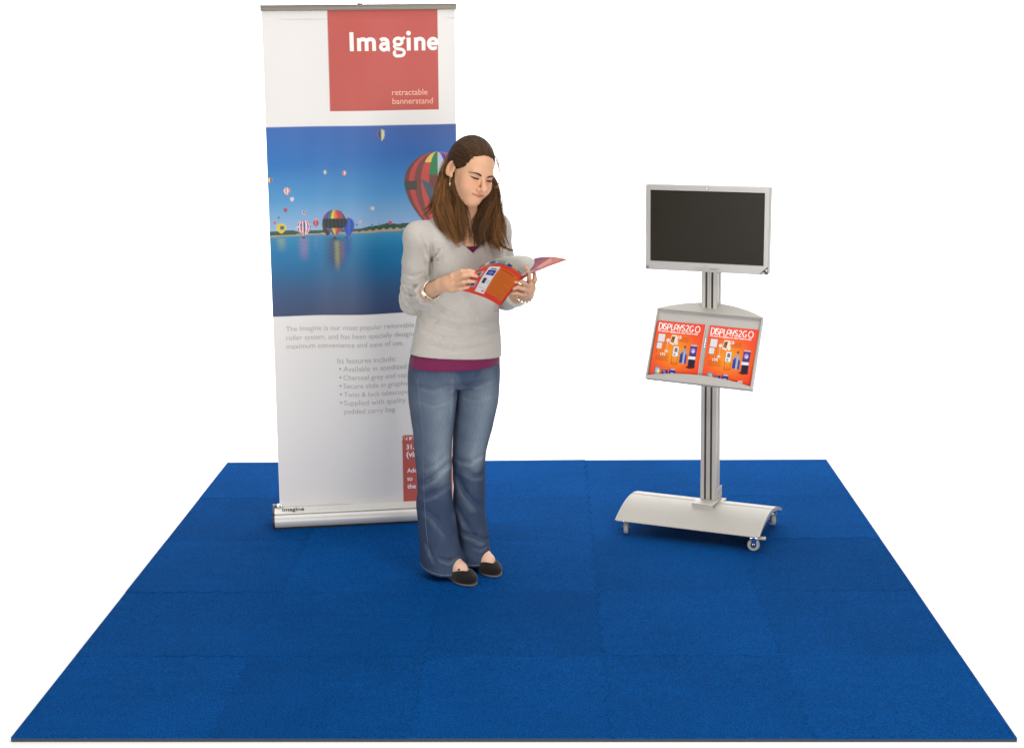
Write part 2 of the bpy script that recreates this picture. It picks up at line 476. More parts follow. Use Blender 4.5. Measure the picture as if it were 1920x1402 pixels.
    a, b = Z(337, 733); p.balloon(a, b, 50, 46, [(214, 84, 92), (240, 232, 232), (110, 80, 150), (240, 232, 232)], 12, 1.45, us); p.basket(*Z(337, 806), 7)
    rainbow = [R_, (190, 60, 110), P_, B_, G_, Y_, O_, R_, (200, 60, 60), B_, G_, Y_]
    def dark(col, dx, dy, k):
        edge = .16+.10*np.abs(np.sin(dx*13))
        m = ((dy < edge) & (dy > -.62))[:, None]
        stripe = (.75+.35*np.sin(dx*20))[:, None]
        return np.where(m, lin((38, 52, 56))*stripe, col)
    a, b = Z(552, 690); p.balloon(a, b, 85, 78, rainbow, 12, 1.25, dark, .02); p.basket(*Z(552, 806), 9)
    pal = [(120, 84, 78), (124, 80, 74), (204, 88, 86), (134, 86, 80), (212, 92, 88), (66, 140, 96), (206, 210, 222), (62, 84, 190), (222, 100, 120), (62, 84, 190), (236, 200, 90), (200, 80, 80)]
    def big(col, dx, dy, k):
        top = (dy > .62+.05*np.sin(k*2.1))[:, None]
        col = np.where((top & (k == 4)[:, None]), lin((246, 214, 112)), col)
        low = ((k == 5) & (dy < .25))[:, None] | ((k == 6) & (dy < -.1))[:, None]
        col = np.where(low, lin((130, 82, 76)), col)
        grey = ((dy < -.15-.5*dx) & (dy > -.9-.5*dx) & (np.abs(dx+.35+.35*dy) < .12))[:, None]
        col = np.where(grey, lin((96, 106, 116)), col)
        k2 = ((dx < -.62) & (dy < .05) & (dy > -.25))[:, None]
        return np.where(k2, lin((84, 86, 78)), col)
    a, b = Z(1262, 415); p.balloon(a, b, 232, 205, pal, 12, 1.75, big, .0)
    return p.c*.84

def banner_stand():
    root = empty('banner_stand', (-.67, 2.09, T), 'tall retractable banner stand with red headline square and hot air balloon picture', 'banner stand')
    # the printed sheet: white, red square, picture; fine enough to carry the print
    V, F, u, v = sheet_np(lambda a, b: banner_pt(a*.8, b*BH), 300, 780)
    x, z = u*.8, v*BH
    p = Paint(x, z, (231, 228, 225), .0022)
    red = (190, 90, 83)
    p.rect(.269, .7265, 1.726, 2.4, red)
    pic = (z > .86) & (z < 1.668)
    cp = np.zeros((len(x), 3)); cp[pic] = balloon_picture(np.clip(x[pic]/.8, 0, 1), (z[pic]-.862)/.803)
    p.mix(p.step(np.maximum(.862-z, z-1.665)), cp)
    p.rect(.5445, .765, .0115, .2935, red)
    sheet = link('banner', mesh_np('banner', V, F, True, p.c), M_PRINT, root)
    sheet['label'] = 'white printed banner sheet with red squares and balloon picture'
    on = lambda a, b: banner_pt(a, b, .0009)
    ink = Ink()
    # headline, heavy sans letters drawn stroke by stroke
    s, X0, B0 = .0168, .3585, 1.971
    ink.stroke([(X0+.008, B0), (X0+.008, B0+.077)], s)
    def stem(x, h): ink.stroke([(x, B0), (x, B0+h)], s)
    xh = .055
    # m
    x = X0+.0385; stem(x, xh-.002)
    for k in (0, 1):
        xx = x+k*.0310; ink.stroke([(xx, B0+xh-.019)]+arc(xx+.0158, B0+xh-.0185, .0152, .0115, 150, 0, 10)+[(xx+.0310, B0)], .0160)
    # a
    x = X0+.1300
    ink.stroke([(x-.003, B0+xh-.012)]+arc(x+.011, B0+xh-.0195, .0165, .0125, 125, 0, 9)+[(x+.0275, B0+.014)]+arc(x+.037, B0+.013, .0095, .009, 180, 265, 5), .0155)
    ink.stroke([(x+.0275, B0+.0315)]+arc(x+.012, B0+.0165, .0135, .0125, 80, 300, 12)+[(x+.0275, B0+.014)], .0145)
    # g, two storeys
    x = X0+.1815
    ink.stroke(arc(x+.020, B0+xh-.0175, .0165, .0135, 0, 360, 20), .0135)
    ink.stroke([(x+.030, B0+xh-.010), (x+.049, B0+xh-.001)], .0115)
    ink.stroke([(x+.008, B0+.027), (x+.003, B0+.018), (x+.010, B0+.0085), (x+.028, B0+.0065)]+arc(x+.030, B0-.0075, .0150, .0135, 80, -90, 9)+[(x+.016, B0-.0215)]+arc(x+.015, B0-.0105, .0125, .0110, 270, 120, 8), .0125)
    # i n e
    x = X0+.2415; stem(x+.004, xh-.002); ink.disc(x+.004, B0+.071, .0098, 16)
    x = X0+.2765; stem(x, xh-.002)
    ink.stroke([(x, B0+xh-.019)]+arc(x+.0155, B0+xh-.0195, .0155, .0125, 150, 0, 10)+[(x+.031, B0)], .0160)
    x = X0+.3475
    ink.stroke([(x-.014, B0+.0275), (x+.018, B0+.0275)]+arc(x, B0+.0275, .0185, .0205, 0, 300, 18)+[(x+.0155, B0+.0085)], .0145)
    o = ink.build('headline_lettering', on, M_WHITEINK, sheet); o['label'] = 'large white word Imagine on the red square'
    ink = Ink(); ink.text('retractable', .530, 1.789, .150, bold=.012); ink.text('bannerstand', .531, 1.7525, .171, bold=.012)
    ink.lines('caption_lettering', on, M_PALEINK, sheet)
    ink = Ink()
    ink.text('The Imagine is our most popular removable', .054, .797, .552); ink.text('roller system, and has been specially designed', .054, .758, .572)
    ink.text('maximum convenience and ease of use.', .054, .720, .505)
    ink.text('Its features include:', .270, .651, .255)
    for k, (s_, w) in enumerate((('Available in anodized', .275), ('Charcoal grey end caps', .288), ('Secure slide in graphics', .295), ('Twist & lock telescopic', .285), ('Supplied with quality', .270), ('padded carry bag', .221))):
        z_ = .6145-k*.0375; ink.text(s_, .2945, z_, w)
        if k < 5: ink.disc(.2815, z_+.0115, .0052)
    ink.lines('body_lettering', on, M_GREYINK, sheet)
    ink = Ink(); ink.text('graphic', .543, .2925, .145, bold=.03)
    ink.build('red_lettering', on, M_REDINK, sheet)
    ink = Ink(); ink.text('31.5', .562, .252, .05, bold=.025); ink.text('(visible area)', .562, .217, .178, bold=.025)
    for s_, z_, w in (('Add', .146, .045), ('to', .109, .024), ('the', .073, .038)): ink.text(s_, .563, z_, w, bold=.025)
    ink.disc(.748, .254, .004)
    ink.lines('box_lettering', on, M_WHITEINK, sheet)
    # base, rails
    Mb = frame(BORG*[1, 1, 0]+[0, 0, T], BX, BN, (0, 0, 1))      # x along, y towards the viewer, z up
    Mb[:3, :] = Mb[:3, :]
    prof = [(-.052, .008), (-.056, .04), (-.050, .078), (-.034, .086), (-.010, .0875), (-.003, .0845), (-.003, .070), (.0035, .070), (.0035, .0845), (.008, .0860)]
    prof += [(.044, .0705), (.0445, .0670), (.0475, .0660), (.0485, .0675)]
    for k in range(11):
        a = math.radians(62-k*11.5); prof.append((.020+.0405*math.cos(a)*1.0, .0325+.0375*math.sin(a)))
    prof += [(.050, .0085), (.040, .008)]
    bm = bmesh.new(); add_prism(bm, prof, -.022, .822, Mb)
    base = autosmooth(link('base', bm_mesh('base', bm), M_ALU, root), 28)
    bm = bmesh.new()
    add_prism(bm, [(-.055, 0), (.055, 0), (.057, .0078), (-.055, .0078)], -.024, .824, Mb)
    link('base_foot', bm_mesh('base_foot', bm), M_CHAR, base)
    for s_ in (0, 1):
        bm = bmesh.new(); xa = -.0305 if s_ == 0 else .822
        pc = [(y*1.04, z*1.03+.001) for y, z in prof if not (-.004 < y < .004)]
        add_prism(bm, pc, xa, xa+.0085, Mb)
        add_box(bm, (xa+.0085 if s_ == 0 else xa-.013, -.012, .086), (xa+.0215 if s_ == 0 else xa, .012, .096), Mb, .003)
        autosmooth(link('end_cap', bm_mesh('end_cap', bm), M_CHAR, root), 30)
    bm = bmesh.new(); add_box(bm, (-.012, -.010, .0875), (.012, .016, .0985), Mb, .003)
    autosmooth(link('side_clip', bm_mesh('side_clip', bm), M_CHROME, root))
    ink = Ink(); ink.text('Imagine', .012, .007, .095, height=.032, bold=.02)
    sl = math.hypot(.036, .0155); ty, tz = .036/sl, -.0155/sl
    def onbase(a, b):
        q = sl-b-.004
        return Mb[:3, 3] + a[:, None]*BX + ((.008+q*ty)+.0006)[:, None]*BN + ((.0860+q*tz)+.0010)[:, None]*np.array([0, 0, 1])
    ink.build('base_lettering', onbase, M_DARKINK, base)
    # top rail and pole
    Mt = frame(banner_pt(0, BH)[...], BX, BN, (0, 0, 1))
    bm = bmesh.new()
    add_prism(bm, [(-.010, -.0095), (.008, -.0095), (.0105, -.0075), (.0105, .000), (.0085, .0020), (.0085, .004), (.006, .0115), (-.006, .0115), (-.010, .004)], -.0015, .8015, Mt)
    rail = autosmooth(link('top_rail', bm_mesh('top_rail', bm), M_RAIL, root), 28)
    bm = bmesh.new(); add_box(bm, (-.0012, -.0058, .0117), (.8012, .0066, .0142), Mt); link('rail_strip', bm_mesh('rail_strip', bm), M_CHAR, rail)
    for xa in (-.004, .8015):
        bm = bmesh.new(); add_box(bm, (xa, -.0105, -.0105), (xa+.0025, .0115, .0145), Mt)
        link('rail_cap', bm_mesh('rail_cap', bm), M_CHAR, rail)
    tp = banner_pt(.405, BH); bt = Mb[:3, 3]+BX*.4
    bm = bmesh.new()
    a = bt - BN*.030 + [0, 0, .08]; b = tp - BN*.020 + [0, 0, .006]
    Vt, Ft = tube_np([np.linspace(a, b, 6)], [[.0125, .0125, .011, .011, .009, .009]], 14)
    link('pole', mesh_np('pole', Vt, Ft), M_ALU, root)
    bm = bmesh.new(); add_lathe(bm, [(.0075, -.02), (.0085, .008), (.0095, .010), (.0095, .020), (.008, .023), (.002, .0235)], frame(tp-BN*.012, BX, BN*-1, (0, 0, 1)), 16)
    autosmooth(link('pole_knob', bm_mesh('pole_knob', bm), M_ALU, root))
M_RAIL = mat('rail_aluminium', (.28, .25, .215), .35, .5)
banner_stand()
# ------------------------------------------------------------------ display stand on casters
STH = math.radians(-22.2)
SX = np.array([math.cos(STH), math.sin(STH), 0]); SN = np.array([math.sin(STH), -math.cos(STH), 0])   # along, towards the front
SFL = np.array([.403, 1.88, 0.0])                     # front left corner of the base plate, on the ground
def stand_pt(x, d, z): return SFL + SX*x - SN*d + np.array([0, 0, z])
MS = frame(SFL, SX, -SN, (0, 0, 1))                   # x along the front edge, y to the back, z up
BW, BD, ZE, ARC = .628, .412, .083, .055

def ribbed_silver():
    m = mat('ribbed_silver', (.43, .408, .372), .42, .2)
    N, L = m.node_tree.nodes, m.node_tree.links; b = N['Principled BSDF']
    a = N.new('ShaderNodeAttribute'); a.attribute_name = 'depth'
    w = N.new('ShaderNodeMath'); w.operation = 'MULTIPLY'; w.inputs[1].default_value = 2*math.pi/.0085
    s = N.new('ShaderNodeMath'); s.operation = 'SINE'
    L.new(a.outputs['Fac'], w.inputs[0]); L.new(w.outputs[0], s.inputs[0])
    bp = N.new('ShaderNodeBump'); bp.inputs['Strength'].default_value = .16; bp.inputs['Distance'].default_value = .0012
    L.new(s.outputs[0], bp.inputs['Height']); L.new(bp.outputs[0], b.inputs['Normal'])
    return m

def display_stand():
    pc = stand_pt(.345, .262, 0)
    root = empty('display_stand', (pc[0], pc[1], T), 'silver rolling display stand with slotted post, tilted leaflet tray and arched base', 'display stand')
    # arched base plate
    n = 48; top = []
    for k in range(n+1):
        d = BD*k/n; z = ZE+ARC*(1-((d-BD*.5)/(BD*.5))**2)**1.06 if 0 < k < n else ZE
        if abs(d-.222) < .005: z -= .005
        top.append((d, z))
    bot = [(d, ZE-.0025+(z-ZE)*.83) for d, z in top]
    prof = top + bot[::-1]
    bm = bmesh.new(); add_prism(bm, prof, .006, BW-.006, MS)
    me = bm_mesh('base_plate', bm)
    at_ = me.attributes.new('depth', 'FLOAT', 'POINT')
    at_.data.foreach_set('value', [float(np.dot(np.array(v.co)-SFL, -SN)) for v in me.vertices])
    base = autosmooth(link('base_plate', me, ribbed_silver(), root), 40)
    for x0, x1 in ((0, .0055), (BW-.0055, BW)):
        bm = bmesh.new(); add_prism(bm, [(d, z+.001) for d, z in top] + [(d, z-.006) for d, z in bot[::-1][2:-2]], x0, x1, MS)
        autosmooth(link('base_end', bm_mesh('base_end', bm), M_SILVER, base), 40)
    for y0 in (.06, .31):
        bm = bmesh.new(); add_box(bm, (.05, y0, ZE+.012), (BW-.05, y0+.04, ZE+.022), MS); link('cross_bar', bm_mesh('cross_bar', bm), M_CHAR, base)
    # casters
    def caster(x, d, ang, brake):
        org = stand_pt(x, d, T)
        c, s = math.cos(ang), math.sin(ang); e0 = SX*c+SN*s; e1 = np.cross((0, 0, 1), e0)     # e0 = rolling direction, e1 = axle
        M = frame(org, e0, e1, (0, 0, 1)); zt = ZE-T-.002
        ca = bpy.data.objects.new('caster', None); COL.objects.link(ca); ca.location = org; ca.empty_display_size = .03; put_under(ca, root)
        W = frame(org+np.array([0, 0, .0255]), e0, (0, 0, 1), -e1)
        bm = bmesh.new(); add_lathe(bm, [(.013, -.0095), (.0225, -.0095), (.0255, -.006), (.0255, .006), (.0225, .0095), (.013, .0095)], W, 28)
        autosmooth(link('tyre', bm_mesh('tyre', bm), M_GREYRUB, ca))
        bm = bmesh.new(); add_lathe(bm, [(.0, -.0105), (.0125, -.0105), (.0125, .0105), (.0, .0105)], W, 20)
        hub = link('hub', bm_mesh('hub', bm), M_CHAR, ca)
        bm = bmesh.new(); add_lathe(bm, [(.0, -.0165), (.0055, -.016), (.0055, .016), (.0, .0165)], W, 12)
        autosmooth(link('axle', bm_mesh('axle', bm), M_CHROME, hub))
        bm = bmesh.new()
        for sgn in (-1, 1):
            y0 = .0118*sgn; ys = sorted((y0, y0+.0022*sgn))
            add_box(bm, (-.009, ys[0], .020), (.011, ys[1], zt-.010), M, .0008, 1)
        add_box(bm, (-.017, -.0142, zt-.013), (.017, .0142, zt-.008), M, .002)
        add_lathe(bm, [(.016, zt-.008), (.016, zt-.003), (.010, zt), (.006, zt+.012)], M, 18)
        autosmooth(link('fork', bm_mesh('fork', bm), M_CHROME, ca))
        for q in (-.020, .020):
            bm = bmesh.new(); add_lathe(bm, [(.005, zt-.006), (.0055, zt-.002), (.0055, zt+.006), (.004, zt+.008)], frame(org+e0*q, e0, e1, (0, 0, 1)), 10)
            autosmooth(link('bolt', bm_mesh('bolt', bm), M_CHROME, ca))
        if brake:
            bm = bmesh.new(); add_box(bm, (.012, -.013, zt-.016), (.050, .013, zt-.009), M, .002)
            autosmooth(link('brake_lever', bm_mesh('brake_lever', bm), M_LEVER, ca))
    caster(.035, .045, math.radians(72), False)
    caster(BW-.030, .030, math.radians(-14), True)
    caster(BW-.035, BD-.03, math.radians(60), False)
    caster(.035, BD-.03, math.radians(-60), False)
    # post: extrusion with two open slots, leaning a touch like the real one
    PX, PY, PW = .345, .262, .068
    ZB, ZT_ = ZE+ARC-.012, 1.335
    Mp = frame(stand_pt(PX, PY, 0), SX, -SN, np.array([0, 0, 1.0])+SX*-.010)
    h = PW/2; s0, s1 = .008, .0175
    out = [(-h+.003, -h), (-s1, -h), (-s1, -h+.012), (-s0, -h+.012), (-s0, -h), (-.0012, -h), (-.0012, -h+.003), (.0012, -h+.003), (.0012, -h), (s0, -h), (s0, -h+.012), (s1, -h+.012), (s1, -h), (h-.003, -h),
           (h, -h+.003), (h, -.008), (h-.0025, -.008), (h-.0025, .008), (h, .008), (h, h-.003), (h-.003, h), (-h+.003, h), (-h, h-.003), (-h, -h+.003)]
    bm = bmesh.new()
    a = [bm.verts.new((x, y, ZB)) for x, y in out]; b = [bm.verts.new((x, y, ZT_)) for x, y in out]
    for i in range(len(out)):
        j = (i+1) % len(out); bm.faces.new((a[i], a[j], b[j], b[i]))
    bm.faces.new(a[::-1]); bm.faces.new(b)
    bmesh.ops.transform(bm, matrix=Matrix(Mp.tolist()), verts=bm.verts[:])
    post = link('post', bm_mesh('post', bm), M_SILVER, root)
    for q in (-1, 1):
        bm = bmesh.new(); xc = q*(s0+s1)/2
        add_box(bm, (xc-.0044, -h+.004, ZB+.002), (xc+.0044, -h+.0115, ZT_-.002), Mp)  # dark filler standing in for the shade inside the open slot
        link('slot_shade', bm_mesh('slot_shade', bm), M_SLOT, post)
    # foot bracket: flat plate in front of the post plus a side angle
    zb = ZE+ARC
    bm = bmesh.new()
    add_box(bm, (-.046, -.112, zb+.005), (.046, -h-.0005, zb+.011), Mp, .0012)
    add_box(bm, (-.046, -.112, zb-.010), (.046, -.107, zb+.0048), Mp)
    foot = autosmooth(link('foot_bracket', bm_mesh('foot_bracket', bm), M_SILVER, root))
    bm = bmesh.new()
    add_box(bm, (h+.0005, -h, zb-.008), (h+.005, h+.018, zb+.055), Mp, .001, 1)
    add_box(bm, (h+.005, -h, zb-.008), (h+.026, h+.018, zb-.003), Mp, .001, 1)
    ang = autosmooth(link('angle_bracket', bm_mesh('angle_bracket', bm), M_SILVER, root))
    for q in (-.012, .022):
        bm = bmesh.new(); add_lathe(bm, [(.006, 0), (.006, .003), (.004, .0045), (0.0005, .0048)], frame(Mp[:3, :3]@np.array([h+.005, q, zb+.012])+Mp[:3, 3], -SN, (0, 0, 1), SX), 12)
        link('bolt', bm_mesh('bolt', bm), M_CHROME, ang)
    # tilted leaflet tray
    th, ti, ro = TRAY[3], TRAY[4], TRAY[7]
    d0 = np.array([math.cos(th), math.sin(th), 0]); n0 = np.array([math.sin(th), -math.cos(th), 0])
    up = np.array([0, 0, 1])*math.cos(ti)-n0*math.sin(ti)
    d, up = d0*math.cos(ro)+up*math.sin(ro), up*math.cos(ro)-d0*math.sin(ro)
    nn = np.cross(d, up)                              # towards the viewer
    W, H = TRAY[5], TRAY[6]; C = np.array(TRAY[:3])
    Mt = frame(C, d, up, nn)                          # x across, y up the panel, z out of it; z = 0 is the front rim
    DP = .034                                         # the back panel lies this far behind the rim
    back = bpy.data.objects.new('leaflet_tray', None); COL.objects.link(back); back.location = C; back.empty_display_size = .1; put_under(back, root)
    bm = bmesh.new(); add_box(bm, (-W/2+.004, -H/2+.004, -DP-.003), (W/2-.004, H/2-.001, -DP), Mt)
    pan = link('back_panel', bm_mesh('back_panel', bm), M_TRAYBACK, back)
    for yy in (-.018, -.008, .004, .014):
        bm = bmesh.new(); add_lathe(bm, [(.0028, -DP), (.0028, -DP+.0015), (.001, -DP+.002)], frame(C+up*(yy+.03)+d*-.004, d, up, nn), 8)
        link('screw', bm_mesh('screw', bm), M_CHROME, pan)
    for s_ in (-1, 1):
        bm = bmesh.new(); xo = s_*W/2
        xs = sorted((xo, xo-s_*.0045))
        pr = [(-H/2, -.002), (-H/2, -DP-.004), (H/2, -DP-.004), (H/2, -.006-DP*.5), (H/2-.02, -.002-DP*.5)]
        add_prism(bm, pr, xs[0], xs[1], Mt)
        # bright rim bead along the side edge
        add_box(bm, (min(xs)-.0012, -H/2, -.006), (max(xs)+.0012, H/2-.004, -.001), Mt @ np.array([[1, 0, 0, 0], [0, 1, 0, 0], [0, -.052, 1, -.008], [0, 0, 0, 1]]), .001, 1)
        autosmooth(link('side_wall', bm_mesh('side_wall', bm), M_SILVER, back))
    # header: a segment folded back from the top edge; lip: a segment folded up from the bottom edge
    seg = [(-W/2+(W*k/28), (1-(2*k/28-1)**2)) for k in range(29)]
    fb = math.radians(44)
    e_y = up*math.cos(fb)-nn*math.sin(fb); e_z = np.cross(d, e_y)
    Mh = frame(C+up*(H/2)-nn*(DP*.5+.004), d, e_y, e_z)
    bm = bmesh.new(); add_poly(bm, [(-W/2, 0), (W/2, 0)] + [(x, .002+q*.072) for x, q in seg[::-1]], .003, Mh)
    autosmooth(link('header', bm_mesh('header', bm), M_SILVER, back), 30)
    bm = bmesh.new(); add_box(bm, (-W/2-.001, -.0045, -.004), (W/2+.001, .0015, .0045), Mh, .001, 1); link('header_rim', bm_mesh('header_rim', bm), M_SILVER, back)
    lf = math.radians(-12)
    e_y = up*math.cos(lf)-nn*math.sin(lf); e_z = np.cross(d, e_y)
    Ml = frame(C-up*(H/2)-nn*.006, d, e_y, e_z)
    bm = bmesh.new(); add_poly(bm, [(-W/2, 0), (W/2, 0)] + [(x, .011+q*.024) for x, q in seg[::-1]], .003, Ml)
    autosmooth(link('front_lip', bm_mesh('front_lip', bm), M_SILVER, back), 30)
    bm = bmesh.new(); add_box(bm, (-W/2, -.004, -DP-.004), (W/2, .000, .002), frame(C-up*(H/2)-nn*.0, d, up, nn), .001, 1); link('tray_floor', bm_mesh('tray_floor', bm), M_SILVER, back)
    bm = bmesh.new(); add_box(bm, (-.03, -.05, -DP-.075), (.03, .05, -DP-.0035), Mt); link('tray_mount', bm_mesh('tray_mount', bm), M_CHAR, back)
    return Mt, DP, W, H, Mp

TRAY = [.7653, 1.868, .835, -.4002, .379, .4582, .3017, -.0287]
M_TRAYBACK = mat('tray_grey', (.56, .53, .50), .5, .2, bump=(900, .06, .001))
TRAY_M, TRAY_D, TRAY_W, TRAY_H, POST_M = display_stand()

# ------------------------------------------------------------------ leaflets in the tray
LW, LH = .2095, .270
def leaflet_art(x, y):
    p = Paint(x, y, (246, 74, 44), .0016)
    g = np.exp(-(((x-.10)/.075)**2+((y-.125)/.075)**2)); p.mix(np.clip(g*1.1, 0, 1), (250, 152, 36))
    def lines(x0, x1, y0, n, a=.8):
        for k in range(n): p.rect(x0+(.012 if k == 0 else 0), x1-(0 if k % 2 else .004), y0-k*.0085-.0011, y0-k*.0085+.0011, (96, 40, 14), a)
    # stand with white sheets
    p.rect(.012, .045, .168, .208, (120, 110, 106)); p.rect(.014, .043, .170, .207, (236, 230, 226)); p.rect(.012, .036, .135, .166, (130, 120, 112)); p.rect(.014, .035, .137, .165, (238, 232, 228))
    for k in range(3): p.rect(.016, .041, .176+k*.010, .1775+k*.010, (190, 184, 190))
    for k in range(3): p.rect(.016, .033, .142+k*.008, .1435+k*.008, (190, 184, 190))
    p.rect(.015, .0165, .118, .136, (110, 60, 40)); p.rect(.034, .0355, .118, .136, (110, 60, 40)); p.rect(.045, .0462, .12, .17, (110, 60, 40))
    # little sign pole
    p.tri([(.050, .182), (.061, .190), (.067, .179), (.056, .170)], (240, 230, 220)); p.rect(.0575, .0592, .13, .172, (224, 210, 196)); p.disc(.058, .128, .0075, .0055, (226, 216, 206))
    # sandwich board
    p.tri([(.072, .207), (.094, .207), (.104, .166), (.094, .160)], (226, 232, 226)); p.tri([(.072, .207), (.092, .207), (.086, .160), (.066, .168)], (246, 244, 236)); p.tri([(.073, .202), (.089, .202), (.084, .168), (.069, .173)], (170, 110, 24)); p.rect(.075, .085, .184, .196, (70, 46, 16), .7)
    lines(.108, .150, .198, 3); lines(.016, .072, .110, 4)
    # poster stand with wire feet
    p.rect(.086, .112, .106, .155, (120, 110, 108)); p.rect(.0875, .1105, .1075, .154, (244, 242, 242)); p.rect(.093, .106, .128, .148, (120, 116, 130)); p.rect(.092, .100, .112, .122, (150, 148, 160)); p.rect(.102, .104, .131, .141, (206, 80, 60))
    p.rect(.086, .0875, .074, .107, (130, 72, 30)); p.rect(.1105, .112, .074, .107, (130, 72, 30)); p.disc(.099, .074, .0145, .006, (130, 72, 30)); p.disc(.099, .0745, .0125, .0045, (246, 120, 34))
    # blue cabinet
    p.disc(.137, .156, .0052, .007, (120, 84, 70)); p.tri([(.128, .140), (.137, .152), (.146, .138), (.148, .078), (.124, .080), (.121, .134)], (150, 158, 186)); p.tri([(.120, .120), (.132, .132), (.134, .082), (.120, .078)], (50, 66, 158)); p.tri([(.143, .126), (.151, .118), (.151, .078), (.141, .078)], (52, 70, 166))
    p.tri([(.135, .142), (.142, .134), (.142, .078), (.134, .076)], (180, 182, 190))
    # tall kiosk
    p.rect(.160, .190, .064, .168, (34, 36, 70)); p.rect(.161, .189, .163, .170, (206, 190, 196)); p.rect(.162, .188, .118, .160, (70, 60, 150)); p.disc(.174, .142, .010, .012, (170, 150, 222)); p.disc(.176, .138, .005, .006, (226, 216, 250)); p.rect(.158, .189, .101, .115, (238, 236, 236)); p.tri([(.150, .062), (.158, .068), (.194, .068), (.188, .060), (.168, .056)], (90, 34, 24))
    # bottom row
    p.rect(.020, .044, .010, .050, (60, 90, 130)); p.rect(.022, .042, .012, .048, (150, 190, 214)); p.disc(.036, .030, .007, .010, (240, 232, 150)); p.rect(.052, .078, .012, .040, (52, 58, 120)); p.tri([(.054, .036), (.062, .040), (.074, .020), (.066, .016)], (150, 140, 190))
    p.tri([(.084, .050), (.112, .044), (.106, .004), (.080, .006)], (46, 64, 160)); p.rect(.090, .103, .016, .030, (240, 226, 200)); p.rect(.088, .109, .043, .047, (230, 224, 224)); p.disc(.096, .022, .004, .004, (246, 170, 60))
    lines(.116, .160, .024, 3)
    return p.c*.92

def leaflet_title(ink, x, y, w, h, st):
    k = w/9.35                                        # letter pitch units
    def put(pts): ink.stroke([(x+a*k, y+b*h) for a, b in pts], st)
    A = lambda cx, cy, rx, ry, a0, a1, n=10: arc(cx, cy, rx, ry, a0, a1, n)
    put([(.1, 0), (.1, 1)]); put([(.0, 1), (.35, 1)]+A(.38, .5, .42, .5, 90, -90)+[(.05, 0)])          # D
    put([(1.0, 0), (1.0, 1)])                                                                          # I
    def S(o): put(A(o+.38, .76, .25, .24, 20, 270, 9)[:-1]+A(o+.38, .26, .28, .26, 90, -160, 10))
    S(1.05)
    put([(1.95, -.12), (1.95, .72)]+A(2.25, .68, .30, .30, 170, -90, 12)+[(1.98, .38)])               # P
    put([(2.8, 1), (2.8, .2)]+A(2.98, .18, .18, .18, 180, 270, 5)+[(3.35, 0)])                          # L
    put([(3.45, 0), (3.45, .5)]+A(3.82, .55, .36, .44, 180, 0, 10)+[(4.18, 0)]); put([(3.45, .36), (4.18, .36)])   # A
    put([(4.3, 1), (4.32, .75)]+A(4.62, .72, .30, .28, 180, 290, 7)+[(4.92, .75), (4.98, 1)]); put([(4.85, .6), (4.66, -.1)])  # Y
    S(5.02)
    put(A(6.25, .74, .28, .26, 160, -20, 8)+[(6.0, .08), (5.95, 0), (6.62, 0)])                          # 2
    put(A(7.3, .5, .46, .5, 50, 300, 16)+[(7.6, .38)]); put([(7.3, .38), (7.72, .38)])                   # G
    put(A(8.55, .5, .5, .5, 0, 360, 24))                                                                # O

def leaflets():
    z0 = -TRAY_D+.006
    def place(x0):
        y0 = -TRAY_H/2+.009
        def fn(a, b, off=0.0):
            bow = .004*np.sin(np.clip(b/LH, 0, 1)*math.pi)+.0035*((a/LW-.5)*2)**2
            L_ = np.stack([x0+a, y0+b*.900, z0+bow+off+0*a, np.ones_like(a)], 1)
            return (TRAY_M @ L_.T).T[:, :3]
        return fn
    labels = ('orange leaflet cover in the tray, the one nearer the standing person', 'orange leaflet cover in the tray, the one farther from the standing person')
    for k, x0 in enumerate((-TRAY_W/2+.0085, .0085)):
        fn = place(x0)
        root = empty('leaflet', tuple(fn(np.array([LW/2]), np.array([0.]))[0]), labels[k], 'leaflet', 'leaflets in the tray')
        V, F, u, v = sheet_np(lambda a, b: fn(a*LW, b*LH), 170, 215)
        cov = link('cover', mesh_np('cover', V, F, True, leaflet_art(u*LW, v*LH)), M_COVER, root)
        Vb, Fb, _, _ = sheet_np(lambda a, b: fn(a*LW+.0012, b*LH-.0006, -.0025), 12, 12)
        link('pages', mesh_np('pages', np.concatenate([Vb, Vb-TRAY_M[:3, 2]*.0014]), np.concatenate([Fb, Fb+len(Vb)])), M_WHITEPAPER, root)
        on = lambda a, b: fn(a, b, .0005)
        ink = Ink(); leaflet_title(ink, .008, LH-.040, .187, .029, .0043); ink.build('title_lettering', on, M_WHITEINK, cov); ink = Ink()
        ink.text('We have the displays you need, ready to ship!', .006, LH-.052, .178, height=.0115, bold=.03, slant=.2)
        ink.text('15', .098, .1925, .016, bold=.03); ink.text('175', .034, .1055, .022, bold=.03); ink.text('400', .150, .0155, .024, bold=.03)
        ink.lines('lettering', on, M_WHITEINK, cov)
leaflets()

